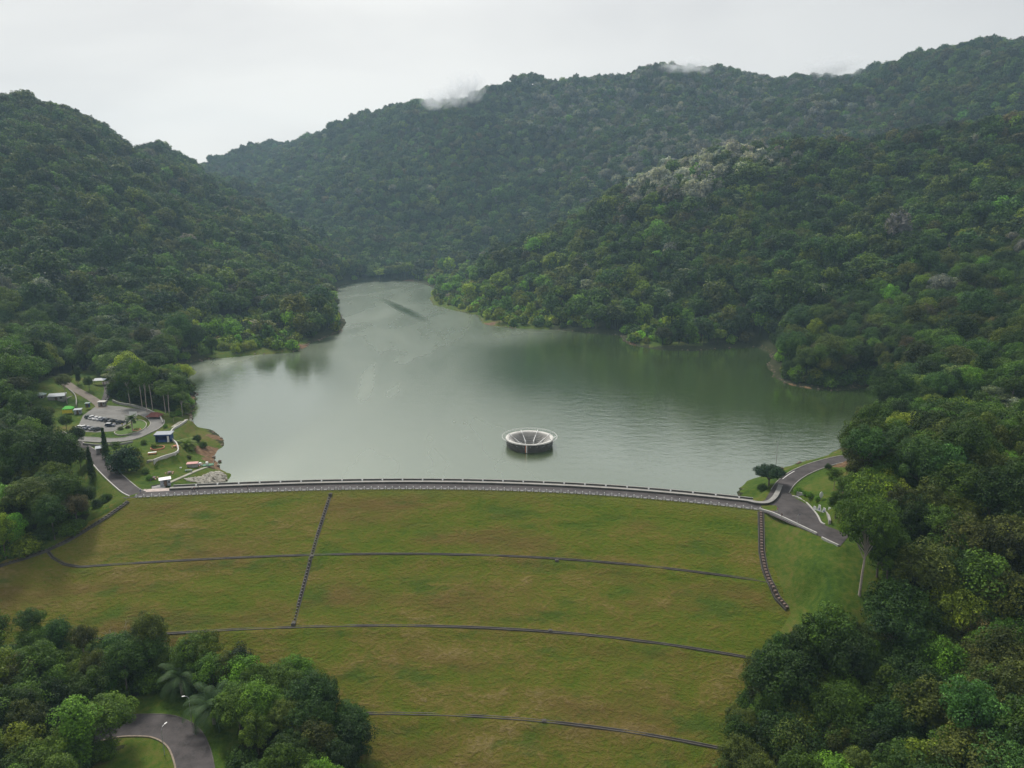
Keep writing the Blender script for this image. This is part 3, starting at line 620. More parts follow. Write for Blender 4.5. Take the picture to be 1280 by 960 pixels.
# ------------------------------------------------------------------ roads, yards, walls
def road(name, L, w, mat, kerb=True, lift=0.0):
    V, Fc = ribbon(L, w, 0.012+lift); o = MB().add(V, Fc).build(name, mat); tag(o, kind='structure'); return o
def kerb(L, w, off_, h=0.13, mat=None, name='kerb'):
    a = MB(); wall_along(a, L, w, h, off_, -0.35); o = a.build(name, mat or M['concrete']); tag(o, kind='structure'); return o
road('road', road_left, 5.6, M['asphalt']); kerb(road_left, 0.35, 3.0, 0.35, M['offwhite']); kerb(road_left, 0.25, -2.95)
road('road', road_loop, 5.8, M['asphalt_pale'], lift=0.004); kerb(road_loop, 0.25, 3.05, 0.16); kerb(road_loop[:34], 0.3, -3.05, 0.3)
road('road', road_up, 5.0, M['dirt_road']); road('lane', lane_bikes, 3.6, M['asphalt'], lift=0.008)
road('road', road_right, 6.2, M['asphalt'], lift=0.004); kerb(road_right[4:], 0.25, 3.2, 0.16); kerb(road_right[4:], 0.25, -3.2, 0.16)
RL = road('road', road_low, 8.0, M['asphalt']); kerb(road_low, 0.2, 4.1, 0.10, M['drain']); kerb(road_low, 0.4, -4.15, 0.14, plain('stained_kerb', (0.2, 0.16, 0.12), var=.4))
tag(polysheet('car_park', LOT, LZ+0.004, M['asphalt_pale']), kind='structure')
tag(polysheet('junction', YARD, ZC+0.035, M['asphalt']), kind='structure')
isl = [W(x, y, LZ)[:2] for x, y in [(143, 541), (152, 537), (161, 532), (168, 527), (177, 526), (183, 530), (181, 536), (172, 540.5), (160, 543.5), (148, 544.5)]]
io = empty('traffic_island', (*np.mean(isl, 0), LZ)); tag(io, kind='structure')
ip = [(p[0]-io.location.x, p[1]-io.location.y) for p in isl]; L = smooth_line(np.array([[*p, 0] for p in ip]), 3, True); L = np.vstack([L, L[:1]])
a = MB(); wall_along(a, L, 0.35, 0.5, base=-0.3); a.build('kerb', M['path'], io); polysheet('island_lawn', [l[:2] for l in L[:-1]], 0.3, plain('island_grass', (0.07, 0.12, 0.02), 0.95, var=0.4), parent=io)
def wall_thing(name, L, w, h, mat, label, cat='wall', base=-0.6, coping=None):
    L = np.asarray(L, float); o0 = L[len(L)//2].copy(); a = MB(); wall_along(a, L-o0, w, h, base=base); o = a.build(name, mat, loc=tuple(o0)); tag(o, label, cat)
    if coping: c = MB(); wall_along(c, L-o0, w+0.1, h+0.1, base=h+0.003); c.build('coping', coping, o)
    return o
wall_thing('retaining_wall', WALL_L, 0.5, 0.9, M['offwhite'], 'white curved retaining wall around the lakeside lawn of the car park', base=-2.5)
wall_thing('roadside_wall', PL((141, 502, 8.1), (150, 505.5, LZ), (165, 508, LZ), (180, 512, LZ), (192, 517, LZ), (200, 522, LZ), (203.5, 530, LZ)), 0.5, 1.0, M['concrete'], 'pale low wall bending round the far side of the car park under the trees', coping=M['wall'])
wall_thing('roadside_wall', PL((104, 555.5, LZ), (120, 557, LZ), (135, 557, LZ), (150, 556, LZ), (166, 553, LZ)), 0.4, 0.7, M['wall'], 'straight low wall along the near side of the lower loop road')
wall_thing('terrace_wall', PL((55, 504, 9.6), (66, 503, 9.6), (78, 502, 9.4), (90, 498, 9.4)), 0.5, 1.4, M['wall'], 'pale terrace wall below the grey roofed house', base=-1.5)
wall_thing('ramp_wall', PL((86, 488, 10.5), (93, 494, 9.8), (95.5, 500, 9.2), (95.5, 508, 8.6)), 0.4, 1.0, M['wall'], 'curved pale wall beside the lime green tent')
wall_thing('junction_wall', PL((949, 637.5, ZC), (965, 642, ZC), (985, 651, ZC), (1005, 660.5, ZC), (1021, 668, ZC)), 0.5, 0.65, M['offwhite'], 'long pale wall on the dam side of the junction')
wall_thing('junction_wall', PL((1027, 673, 5.4), (1036, 677.5, 5.35), (1048, 683, 5.3)), 0.5, 0.6, M['offwhite'], 'short white wall stub beyond the junction, half under the tall tree')
wall_thing('kerb_wall', PL((990, 620.5, ZC), (997, 622, ZC), (1007, 628, ZC), (1015, 636, ZC), (1022, 645, ZC), (1026, 653, ZC), (1031, 656, ZC)), 0.45, 0.35, M['offwhite'], 'pale curved kerb wall round the inner side of the junction')
wall_thing('retaining_wall', PL((996, 618.5, 6), (1006, 621.5, 6), (1017, 627, 6), (1026, 634, 6), (1034, 645, 6), (1037, 655, 6)), 0.7, 1.3, M['concrete'], 'grey curved retaining wall behind the pale kerb at the junction', base=-1)
wall_thing('promenade_wall', PL((936, 628.3, ZC), (948, 630.5, ZC), (959, 630, ZC), (967, 625, ZC), (972, 617, ZC), (975.5, 608.5, ZC)), 1.6, 0.8, M['dark_conc'], 'raised walk wall curving from the dam crest up the right shore', coping=M['wall'])  # same body colour with painted-in shade as the crest walkway
wall_thing('lakeside_wall', PL((981, 593, 3.2), (1000, 584, 3.6), (1020, 578, 4), (1050, 571, 4.4)), 0.35, 1.0, M['wall'], 'thin lakeside wall above the water beside the right shore road', base=-2.5)
# painted line on the right shore road
V, Fc = ribbon(road_right[9:14], 0.22, 0.022, 2.3); MB().add(V, Fc).build('edge_line', M['white']); bpy.data.objects['edge_line']['kind'] = 'structure'
def path(name, L, w): L = np.asarray(L); o = MB(); wall_along(o, L, w, 0.12, base=-1.0); q = o.build(name, M['path']); tag(q, kind='structure')
def drape(pts, n=6, dz=0.0):
    L = smooth_line([[*p[:2], 0] for p in [G(*q) for q in pts]], n); L[:, 2] = hfun(L[:, 0], L[:, 1])+dz; return L
path('footpath', drape([(182, 612), (196, 609), (210, 604.5), (225, 598), (240, 591), (255, 585), (263, 581)]), 1.5)
path('footpath', drape([(216, 534), (225, 528), (233, 524.5), (238, 521)]), 1.6)
path('footpath', drape([(184, 577), (196, 575.5), (210, 571.5), (220, 567.5)], dz=0.05), 0.9)

# ------------------------------------------------------------------ trees: prototypes
def leaf_quads(rs, C, Rr, per, size, up=0.25, flat=1.0, shell=0.72):
    """many small leaf-spray faces over the shells of leaf clumps"""
    C = np.asarray(C); Rr = np.asarray(Rr); n = len(C)*per; ci = np.repeat(np.arange(len(C)), per)
    d = rs.normal(size=(n, 3)); d[:, 2] += up; d /= np.linalg.norm(d, axis=1)[:, None]
    r = Rr[ci]*(shell+(1-shell)*1.35*rs.rand(n)**0.8)
    P = C[ci]+d*r[:, None]*np.array([1, 1, flat])
    N = d*0.75+rs.normal(size=(n, 3))*0.42+np.array([0, 0, 0.35]); N /= np.linalg.norm(N, axis=1)[:, None]
    T = np.cross(N, rs.normal(size=(n, 3))); T /= np.linalg.norm(T, axis=1)[:, None]+1e-9; B = np.cross(N, T)
    s = size*(0.6+0.8*rs.rand(n))[:, None]; w = s*0.62
    V = np.stack([P-T*s*0.5, P-B*w*0.5+N*s*0.08, P+T*s*0.5, P+B*w*0.5+N*s*0.08], 1).reshape(-1, 3)
    lv = np.clip(0.5+0.19*rs.normal(size=len(C))[ci]+0.17*rs.normal(size=n), 0, 1)
    return V, np.arange(n*4).reshape(-1, 4), np.repeat(lv, 4)
def limbs(rs, base_r, h_split, targets, top, lean=0.0, n=7):
    mb = MB(); b = (lean*h_split, 0, h_split)
    mb.tube([(0, 0, -1.5), (0.02, 0, 0.4), (lean*h_split*0.4, 0.1, h_split*0.5), b, (b[0]+0.2, b[1], (h_split+top)/2), (b[0], 0.2, top)], [base_r*1.5, base_r*1.05, base_r*0.85, base_r*0.7, base_r*0.45, base_r*0.12], n, False)
    for tx, ty, tz in targets:
        k = rs.uniform(0.75, 1.1); s0 = (b[0]*k, b[1], h_split*k)
        mb.tube([s0, (s0[0]*0.5+tx*0.5, ty*0.45, s0[2]*0.45+tz*0.55), (tx, ty, tz)], [base_r*0.42, base_r*0.26, base_r*0.08], 5, False)
    return mb
def clumps_dome(rs, n, rx, rz, cz, rmin, rmax, low=-0.25, jag=0.16):
    C = []; Rr = []
    for i in range(n):
        u = low+(1-low)*(i+0.5)/n; a = i*2.39996+rs.rand()*0.8; q = math.sqrt(max(0, 1-u*u)); k = 0.72+rs.rand()*jag*2
        C.append((rx*q*k*math.cos(a), rx*q*k*math.sin(a), cz+rz*u*k)); Rr.append(rmin+(rmax-rmin)*rs.rand())
    return np.array(C), np.array(Rr)
PROTO = {}
def add_proto(name, C, Rr, per, size, trunk, far_per, far_size, mat_bark, up=0.25, flat=1.0, core=True):
    rs = np.random.RandomState(abs(hash(name)) % 1000 if False else sum(map(ord, name)))
    V, Fq, lv = leaf_quads(rs, C, Rr, per, size, up, flat)
    V2, F2, l2 = leaf_quads(rs, C*np.array([0.6, 0.6, 0.92]), Rr*0.95, max(8, per//5), size*1.7, 0.1, flat)          # inner leaves, so the crown is not hollow
    V = np.vstack([V, V2]); Fq = np.vstack([Fq, F2+Fq.max()+1]); lv = np.concatenate([lv, l2])
    crown = np_mesh(name+'_crown', V, Fq, M['leaf'], False, {'lv': ('FLOAT', lv)})
    tm = bpy.data.meshes.new(name+'_trunk'); tm.from_pydata(trunk.v, [], trunk.f); tm.materials.append(mat_bark); tm.polygons.foreach_set('use_smooth', [True]*len(tm.polygons))
    V, Fq, lv = leaf_quads(rs, C, Rr*1.02, far_per, far_size, up, flat, 0.65)
    V2, F2, l2 = leaf_quads(rs, C*np.array([0.55, 0.55, 0.92]), Rr, 6, far_size*2.2, 0.1, flat)
    V = np.vstack([V, V2]); Fq = np.vstack([Fq, F2+Fq.max()+1]); lv = np.concatenate([lv, l2])
    PROTO[name] = dict(crown=crown, trunk=tm, far=(V, Fq, lv), tv=trunk, bark=mat_bark)
rs = np.random.RandomState(11)
for i in range(4):                                                                 # domed forest trees, about 16 m
    rx = [5.2, 4.4, 6.0, 4.8][i]; rz = [4.3, 5.2, 4.0, 4.6][i]; cz = [10.6, 10.0, 11.2, 10.4][i]
    C, Rr = clumps_dome(rs, [38, 34, 46, 30][i], rx, rz, cz, 1.0, [1.9, 1.7, 2.0, 2.3][i], -0.45, 0.2)
    add_proto('dome%d' % i, C, Rr, 210, 0.42, limbs(rs, 0.28, 6.0, [C[k] for k in range(4, len(C), 6)], 12.5), 34, 1.05, M['bark'])
C = np.array([(rs.normal()*1.1, rs.normal()*1.1, 4+i*0.42) for i in range(30)]); Rr = 1.2+rs.rand(30)*0.8
add_proto('tall0', C, Rr, 200, 0.4, limbs(rs, 0.2, 7, C[::6], 15), 34, 1.0, M['bark_pale'])
C, Rr = clumps_dome(rs, 30, 4.4, 3.0, 17.5, 0.9, 1.7, -0.35, 0.25)                  # bare trunk, crown on top
add_proto('tall1', C, Rr, 170, 0.42, limbs(rs, 0.25, 13.0, C[::4], 18.5, 0.03), 34, 1.0, M['bark_pale'])
C = []                                                                             # layered, flat-topped
for lz, lr, n in ((9.5, 5.0, 12), (12.0, 5.6, 15), (14.2, 4.2, 10)):
    for k in range(n): a = rs.rand()*6.28; q = lr*math.sqrt(rs.rand()); C.append((q*math.cos(a), q*math.sin(a), lz+rs.normal()*0.35-0.12*q))
C = np.array(C); add_proto('layer0', C, 1.35+rs.rand(len(C))*0.5, 170, 0.4, limbs(rs, 0.24, 7.5, C[::4], 13.5), 34, 1.0, M['bark_pale'], 0.5, 0.42)
C, Rr = clumps_dome(np.random.RandomState(2), 62, 8.6, 5.4, 20.5, 1.2, 2.3, -0.55, 0.28)
add_proto('big0', C, Rr, 190, 0.5, limbs(np.random.RandomState(2), 0.42, 13.0, [C[k] for k in range(1, 62, 5)], 22, 0.03), 34, 1.0, M['bark_pale'])
C, Rr = clumps_dome(rs, 22, 2.0, 1.7, 1.6, 0.6, 1.1, -0.5, 0.2)                     # bush, 3.5 m
add_proto('bush0', C, Rr, 120, 0.3, limbs(rs, 0.08, 0.8, C[::5], 2.0), 20, 0.75, M['bark'])
C = np.array([((0.9-0.055*i)*math.cos(i*2.4)*0.5, (0.9-0.055*i)*math.sin(i*2.4)*0.5, 0.9+i*0.62) for i in range(15)]); Rr = np.linspace(1.3, 0.35, 15)
add_proto('cypress0', C, Rr, 260, 0.28, limbs(rs, 0.15, 3, C[::5], 9), 34, 0.7, M['bark'])
C, Rr = clumps_dome(rs, 64, 9.0, 5.2, 9.5, 1.3, 2.4, -0.5, 0.16)                    # very large spreading tree
add_proto('giant0', C, Rr, 260, 0.5, limbs(rs, 0.6, 5.5, [C[k] for k in range(3, 64, 6)], 12), 50, 1.2, M['bark'])
C, Rr = clumps_dome(rs, 40, 3.4, 1.5, 4.6, 0.6, 1.0, -0.3, 0.12)                    # low umbrella-shaped shade tree
add_proto('umbrella0', C, Rr, 200, 0.26, limbs(rs, 0.22, 2.2, [C[k] for k in range(2, 40, 5)], 4.6), 34, 0.7, M['bark'])
def palm_meshes(rs, th, nf, fl, size=1.0):
    V = []; Fq = []; lv = []
    for k in range(nf):
        a = k*2.39996+rs.rand()*0.3; el = 1.25-1.55*(k/nf)+rs.normal()*0.08; L = fl*(0.85+0.25*rs.rand()); n = 26; p = np.array([0, 0, th]); cv = rs.rand()*0.3+0.35
        for i in range(n):
            t = i/n; e = el-1.5*t*t-0.25*t; d = np.array([math.cos(a)*math.cos(e), math.sin(a)*math.cos(e), math.sin(e)]); side = np.array([-math.sin(a), math.cos(a), 0]); upv = np.cross(d, side)
            ll = (0.35+1.15*math.sin(math.pi*min(1, t*0.85+0.12)))*size*(0.7 if t > .9 else 1); wd = 0.06*size+0.04
            for sg in (-1, 1):
                tip = p+side*sg*ll*0.85+d*ll*0.45+np.array([0, 0, -0.45*ll*cv]); b = len(V)
                V += [p-d*wd, p+d*wd, tip+d*wd*0.3, tip-d*wd*0.3]; Fq.append((b, b+1, b+2, b+3)); lv += [0.34+0.3*rs.rand()-0.15*(k/nf)]*4
            b = len(V); q = p+d*L/n; V += [p-side*0.05*size, p+side*0.05*size, q+side*0.05*size, q-side*0.05*size]; Fq.append((b, b+1, b+2, b+3)); lv += [0.55]*4
            p = q
    cm = np_mesh('palm_crown', V, Fq, M['leaf'], False, {'lv': ('FLOAT', np.clip(lv, 0, 1))})
    mb = MB(); mb.tube([(0, 0, -0.8), (0.05, 0, th*0.3), (0, 0, th*0.8), (0, 0, th+0.1)], [0.42*size, 0.36*size, 0.4*size, 0.18*size], 8)
    for i in range(int(26*size)): a = i*2.4; z = th*0.35+th*0.62*i/26; mb.tube([(0.3*size*math.cos(a), 0.3*size*math.sin(a), z), (0.62*size*math.cos(a), 0.62*size*math.sin(a), z+0.45)], [0.11*size, 0.05*size], 4)
    tm = bpy.data.meshes.new('palm_trunk'); tm.from_pydata(mb.v, [], mb.f); tm.materials.append(M['bark_pale']); PALM = dict(crown=cm, trunk=tm); return PALM
PROTO['palm'] = palm_meshes(np.random.RandomState(5), 5.0, 25, 7.4, 1.1)
PROTO['palm_small'] = palm_meshes(np.random.RandomState(6), 5.5, 20, 3.2, 0.6)
PROTO['palm_low'] = palm_meshes(np.random.RandomState(8), 1.6, 30, 5.0, 0.95)
def dead_mesh(rs, h):
    mb = MB()
    def br(p, d, L, r, lv):
        q = p+d*L; mb.tube([p, (p+q)/2+Vector(rs.normal(size=3))*0.03*L, q], [r, r*0.8, r*0.55], 4 if lv else 6, False)
        if lv >= 4: return
        for k in range(3 if lv else 6):
            nd = (d+Vector(rs.normal(size=3))*0.5+Vector((0, 0, 0.15))).normalized(); s0 = p+d*L*(1 if k < 2 else rs.uniform(0.35, 0.95)); br(s0, nd, L*rs.uniform(0.42, 0.62), r*0.5, lv+1)
    br(Vector((0, 0, -0.5)), Vector((0, 0, 1)), h*0.55, 0.14, 0)
    tm = bpy.data.meshes.new('bare_branches'); tm.from_pydata(mb.v, [], mb.f); tm.materials.append(M['bark_pale']); return tm
PROTO['dead'] = dict(crown=None, trunk=dead_mesh(np.random.RandomState(4), 11))

G_MID = (0.055, 0.104, 0.012); G_DARK = (0.026, 0.056, 0.009); G_YEL = (0.105, 0.145, 0.014); G_OLIVE = (0.066, 0.084, 0.016); G_GREY = (0.165, 0.165, 0.165); G_LIME = (0.085, 0.18, 0.018); G_COOL = (0.036, 0.080, 0.018); G_BROWN = (0.078, 0.072, 0.030)
TINTS = [('green', G_MID), ('dark green', G_DARK), ('yellow green', G_YEL), ('olive', G_OLIVE), ('silvery grey', G_GREY), ('bright lime', G_LIME), ('fresh green', G_COOL), ('brownish', G_BROWN)]
SHAPE = {'dome0': 'domed', 'dome1': 'high domed', 'dome2': 'broad', 'dome3': 'lumpy', 'tall0': 'narrow', 'tall1': 'long trunked', 'layer0': 'flat layered', 'bush0': 'leafy'}
def tree(name, pk, loc, s, rz, tint, label, cat='tree', group=None, sz=None):
    t = empty(name, loc, rz); t.scale = (s, s, sz or s); tag(t, label, cat, group); P = PROTO[pk]
    tr_o = link('trunk', P['trunk'], t)
    if P['crown']: c = link('crown', P['crown'], t); c['tint'] = [float(v) for v in tint]
    return t
def jit(rs, c, a=0.14): k = 1+rs.normal()*a; return tuple(max(0.004, v*k*(1+rs.normal()*0.05)) for v in c)

# ------------------------------------------------------------------ hand-placed trees
rs = np.random.RandomState(21)
HAND = []
def ht(name, pk, px, py, s, tint, label, cat='tree', group=None, sz=None, loc=None):
    p = loc or G(px, py); t = tree(name, pk, (p[0], p[1], p[2]-0.1), s, rs.rand()*6.28, tint, label, cat, group, sz); HAND.append((p[0], p[1], s)); return t
ht('tall_tree', 'big0', 1074, 746, 0.88, G_MID, 'tall spreading tree with a bare pale trunk on the slope below the junction', sz=1.12)
ht('tall_tree', 'dome1', 1096, 722, 1.15, G_DARK, 'dark green tree close behind the tall pale trunked tree by the junction')
ht('tall_tree', 'dome1', 1106, 738, 1.2, G_MID, 'leafy green tree to the right of the tall pale trunked tree')
ht('shade_tree', 'umbrella0', 961, 607, 1.62, (0.018, 0.045, 0.022), 'dark flat topped shade tree on the lakeside lawn left of the junction', sz=1.2)
ht('shrub', 'bush0', 953, 614, 0.75, G_DARK, 'small round dark shrub on the lawn under the flat topped shade tree', 'shrub')
ht('shrub', 'bush0', 998, 618, 0.7, G_LIME, 'bright green clipped bush at the tip of the junction kerb', 'shrub')
ht('shrub', 'bush0', 1035, 586, 0.55, G_DARK, 'small dark round bush on the knoll above the right shore road', 'shrub')
ht('young_tree', 'layer0', 1042, 612, 0.5, G_MID, 'thin spreading young tree beside the red soil patch on the knoll')
ht('young_tree', 'layer0', 1052, 628, 0.62, G_MID, 'open crowned tree behind the white painted sign wall')
ht('young_tree', 'dome1', 1044, 648, 0.55, G_MID, 'mid green tree overhanging the end of the junction wall')
for i, (x, y, s) in enumerate([(1012, 622, .5), (1022, 626, .45), (1006, 620, .4)]): ht('shrub', 'bush0', x, y, s, G_LIME, ['bright green shrub in the middle of the row above the curved retaining wall', 'bright green shrub at the right end of the row above the retaining wall', 'bright green shrub at the left end of the row above the retaining wall'][i], 'shrub', 'shrubs above the retaining wall')
ht('giant_tree', 'giant0', 64, 612, 1.2, G_DARK, 'huge dark green spreading tree left of the car park', sz=1.5)
ht('giant_tree', 'giant0', 8, 600, 0.95, (0.035, 0.07, 0.015), 'large green tree at the left edge of the photo beside the car park', sz=1.3)
ht('cypress_tree', 'cypress0', 115, 598, 1.15, G_DARK, 'dark columnar cypress, the left one of the pair above the dam road', 'tree', 'cypress pair', sz=1.3)
ht('cypress_tree', 'cypress0', 133, 573, 1.15, G_DARK, 'dark columnar cypress, the right one of the pair, beside the grey roofed shed', 'tree', 'cypress pair', sz=1.35)
ht('round_tree', 'bush0', 157, 590, 2.5, (0.018, 0.045, 0.022), 'big dark round tree between the loop road and the lower lawn', sz=2.6)
ht('palm_tree', 'palm_small', 166, 540, 1.15, (0.05, 0.085, 0.03), 'small palm tree on the car park traffic island', 'palm')
ht('palm_tree', 'palm_low', 234, 561, 1.1, (0.11, 0.16, 0.02), 'bright green palm on the lakeside bank of the left peninsula', 'palm')
ht('palm_tree', 'palm', 268, 905, 1.1, (0.042, 0.080, 0.028), 'oil palm with a thick pale trunk, the nearer of the two by the lower road', 'palm', 'oil palms by the lower road')
ht('palm_tree', 'palm', 228, 868, 1.05, (0.046, 0.085, 0.028), 'oil palm farther from the lower road, left of and behind the pale trunked palm', 'palm', 'oil palms by the lower road')
ht('dead_tree', 'dead', 148, 828, 1.15, G_MID, 'leafless grey tree standing in front of the left drain line', 'tree')
ht('dead_tree', 'dead', 317, 905, 0.8, G_MID, 'leafless grey tree between round crowns right of the oil palms', 'tree')
for x, y, s, tn, sh in [(246, 552, .8, G_DARK, 'dark shrub behind the bright palm on the left peninsula'), (254, 560, .75, G_MID, 'rounded shrub on the bank right of the bright palm'), (236, 574, .5, G_OLIVE, 'small olive bush on the slope below the bright palm'),
                    (207, 535, .45, G_LIME, 'small lime green bush on the lawn by the white curved wall'), (187, 600, .5, G_LIME, 'low light green bushes at the lawn corner by the dam road'), (182, 592, .6, G_MID, 'mid green bush beside the road bend below the dark round tree'),
                    (151, 538, .5, G_OLIVE, 'olive shrub at the left end of the car park island'), (160, 536, .45, G_BROWN, 'reddish brown shrub on the car park island'), (192, 560, .5, G_YEL, 'yellowish bush beside the blue shelter'), (180, 556, .55, G_MID, 'green bush between the loop road and the blue shelter'),
                    (133, 628, .9, G_MID, 'round bush on the grass left of the dam road bend'), (121, 634, .8, G_DARK, 'dark bush at the foot of the slope left of the dam road'), (92, 470, 1.0, G_OLIVE, 'olive scrub beside the dusty uphill road'), (223, 520, .8, G_LIME, 'lone lime green sapling by the lakeside path')]:
    ht('shrub', 'bush0', x, y, s, tn, sh, 'shrub')
for pk, x, y, s, tn, sh in [('dome0', 40, 512, .62, G_MID, 'mid green tree left of the small grey green hut'), ('dome3', 62, 528, .5, G_OLIVE, 'olive tree on the bank below the pale roofed house'), ('tall0', 98, 480, .6, G_DARK, 'dark narrow tree left of the dusty uphill road'),
        ('dome1', 112, 488, .5, G_MID, 'green tree in the fork between the uphill road and the narrow lane'), ('dome0', 121, 471, .6, G_DARK, 'dark tree beside the bluish roofed shelter'), ('dome3', 142, 497, .55, G_MID, 'mid green tree right of the narrow lane above the car park wall'), ('dome1', 98, 560, .6, G_DARK, 'dark tree right of the huge tree beside the lower loop road'),
        ('dome0', 84, 541, .55, G_MID, 'green tree covering the left corner of the car park'), ('dome2', 101, 585, .5, G_OLIVE, 'olive tree on the bank between the huge tree and the left cypress'), ('layer0', 147, 571, .4, G_MID, 'thin flat crowned tree right of the right cypress'),
        ('dome3', 172, 577, .38, G_YEL, 'yellow green small tree left of the round orange planter'), ('layer0', 217, 528, .35, G_MID, 'thin small tree beside the red roofed pavilion'), ('dome0', 110, 640, .6, G_DARK, 'dark small tree at the foot of the bank near the left groin drain')]:
    ht('small_tree', pk, x, y, s, tn, sh, 'tree')
ht('roadside_tree', 'tall1', 84, 505, 0.75, G_OLIVE, 'olive brown open tree behind the lime green tent at the uphill road')
for i, (x, y, s, z) in enumerate([(184, 516, .9, 1.0), (178, 511, .85, 1.15), (207, 516, .8, 0.8), (212, 520, .95, 0.75), (191, 513, .8, 1.1), (163, 507, 1.0, 0.9), (228, 520, .8, .6)]):
    ht('trunk_tree', 'tall1', x, y, s, jit(rs, G_MID), 'bare trunked tree behind the pale car park wall, %s from the left' % ['third', 'second', 'fifth', 'sixth', 'fourth', 'first', 'seventh'][i], group='trees behind the car park wall', sz=z)

# ------------------------------------------------------------------ forest
rs = np.random.RandomState(33)
def scatter(x0, x1, y0, y1, sp):
    xs = np.arange(x0, x1, sp); ys = np.arange(y0, y1, sp); X, Y = np.meshgrid(xs, ys)
    X = X+(rs.rand(*X.shape)-0.5)*sp*1.05+(np.arange(len(ys))[:, None] % 2)*sp*0.5; Y = Y+(rs.rand(*Y.shape)-0.5)*sp*1.05
    X = X.ravel(); Y = Y.ravel(); m = (np.abs(X) < 0.80*Y+70); return X[m], Y[m]
parts = [scatter(-230, 230, 70, 260, 5.6), scatter(-400, 400, 260, 460, 6.4), scatter(-720, 720, 460, 850, 8.2), scatter(-1600, 1600, 850, 2350, 11.0)]
TX = np.concatenate([p[0] for p in parts]); TY = np.concatenate([p[1] for p in parts]); band = np.concatenate([np.full(len(p[0]), i) for i, p in enumerate(parts)])
TZ = hfun(TX, TY); px, py, fw = project(TX, TY, TZ)
ls = sdist(TX, TY, LAKE); ok = (ls > 4.2) & ~cleared(px, py, TX, TY) & (sdist(TX, TY, DAMZONE) > 1.5)
for L, wd in STAMPS: ok &= poly_dist(TX, TY, L, False) > wd/2+2.2
ok &= sdist(TX, TY, YARD) > 3
# the dam's toe: trees only right and left of the open grass
ok &= ~((TX > -36) & (TX < 50) & (TY < 160))
for hx, hy, hs in HAND: ok &= np.hypot(TX-hx, TY-hy) > 2.2+1.6*hs
TX, TY, TZ, px, py, fw, ls, band = [a[ok] for a in (TX, TY, TZ, px, py, fw, ls, band)]; n = len(TX)
# hidden slopes that face away are thinned out, nothing of them shows
g = fbm(N2, TX/60+3, TY/60, 3); g2 = fbm(N3, TX/26, TY/26, 2); r1 = rs.rand(n); slope_px = TZ
names = ['dome0', 'dome1', 'dome2', 'dome3', 'tall0', 'tall1', 'layer0', 'bush0']
kind = rs.choice(6, n, p=[.27, .2, .21, .2, .07, .05]); kind = np.where((band == 3) & (kind > 3), kind-3, kind); lay = (rs.rand(n) < 0.05) & (band >= 1); kind = np.where(lay, 6, kind)
scl = 0.62+0.55*rs.rand(n)**1.3
scl = np.where(band == 0, 0.60+0.42*rs.rand(n), scl)
left_low = (TX < -20) & (TY < 215); scl = np.where(left_low, 0.66+0.34*rs.rand(n), scl); kind = np.where(left_low & (rs.rand(n) < 0.35), rs.choice([4, 3, 7], n), kind)
right_low = (TX > 20) & (TY < 260); scl = np.where(right_low, 0.72+0.60*rs.rand(n)**1.3, scl)
toe_edge = right_low & (sdist(TX, TY, DAMZONE) < 10); scl = np.where(toe_edge, scl*0.75, scl)
scl = np.where(band == 3, 1.0+0.65*rs.rand(n)**1.2, np.where(band == 2, 0.72+0.7*rs.rand(n)**1.2, scl)); scl = np.where((band >= 1) & (rs.rand(n) < 0.09), scl*np.where(TZ > 150, 1.15, 1.35), scl)
scrub = np.zeros(n, bool)
for x, y, r_ in [(300, 425, 60), (345, 425, 40), (590, 378, 60), (640, 395, 60), (670, 398, 40), (560, 355, 40), (825, 415, 42), (860, 420, 30), (700, 395, 45), (1010, 445, 30)]:
    scrub |= (np.hypot(px-x, (py-y)*2.2) < r_*(0.6+0.8*g2))
scrub |= (ls < 9) & (band >= 1) & (rs.rand(n) < 0.6)
kind = np.where(scrub & (rs.rand(n) < 0.88), 7, kind); scl = np.where(kind == 7, np.where(scrub, 1.2+0.9*rs.rand(n), scl*1.6), scl)
clump = (0.5+g*1.0)
tint = np.zeros((n, 3)); T_ = np.array([t[1] for t in TINTS])
pr = np.stack([0.34+0*g, 0.28+0.5*(0.5-g), 0.10+0.5*(g2-0.5), 0.18+0.5*(g-0.5), 0.015*(band > 1), 0.03+0.12*(g2-0.5), 0.14+0*g, 0.012+0*g], 1)
greyz = np.zeros(n)
for x, y, rx_, ry_ in [(880, 205, 75, 28), (800, 232, 50, 26), (868, 250, 22, 22), (950, 165, 60, 22), (1020, 150, 60, 25), (790, 130, 60, 25), (840, 110, 70, 20), (720, 140, 60, 30), (930, 125, 60, 25)]:
    greyz = np.maximum(greyz, np.exp(-((px-x)/rx_)**2-((py-y)/ry_)**2)*(1.0 if y > 200 else 0.45))
pr[:, 4] += 2.2*greyz*(TY > 700); pr[:, 7] += 0.18*sstep(90, 220, TZ)*(px > 500); pr[:, 6] += 0.25*(TY > 1250)
pr[:, 3] += 0.15*(px < 250)*(TY > 600)
pr[:, 5] += np.where(scrub, 0.55, 0)+0.07*left_low+0.02*right_low; pr[:, 2] += 0.08*left_low; pr[:, 2] += np.where(scrub, 0.5, 0); pr[:, 4] = np.where(kind == 6, pr[:, 4]+0.25, pr[:, 4])
pr = np.clip(pr, 0.0, None); pr /= pr.sum(1)[:, None]; cum = pr.cumsum(1); ti = (rs.rand(n)[:, None] > cum).sum(1).clip(0, 7)
tint = T_[ti]*(1+rs.normal(size=(n, 1))*0.3).clip(0.4, 1.8)*(1+rs.normal(size=(n, 3))*0.05)
tint = tint*(1+0.8*((ti == 4)*(greyz > 0.25)*(TY > 700)*(TY < 1100)))[:, None]; tint = np.where((kind == 6)[:, None], tint*0.7+np.array((0.075, 0.105, 0.04)), tint); tint = np.where(scrub[:, None], tint*np.array([1.5, 1.4, 1.0]), tint)
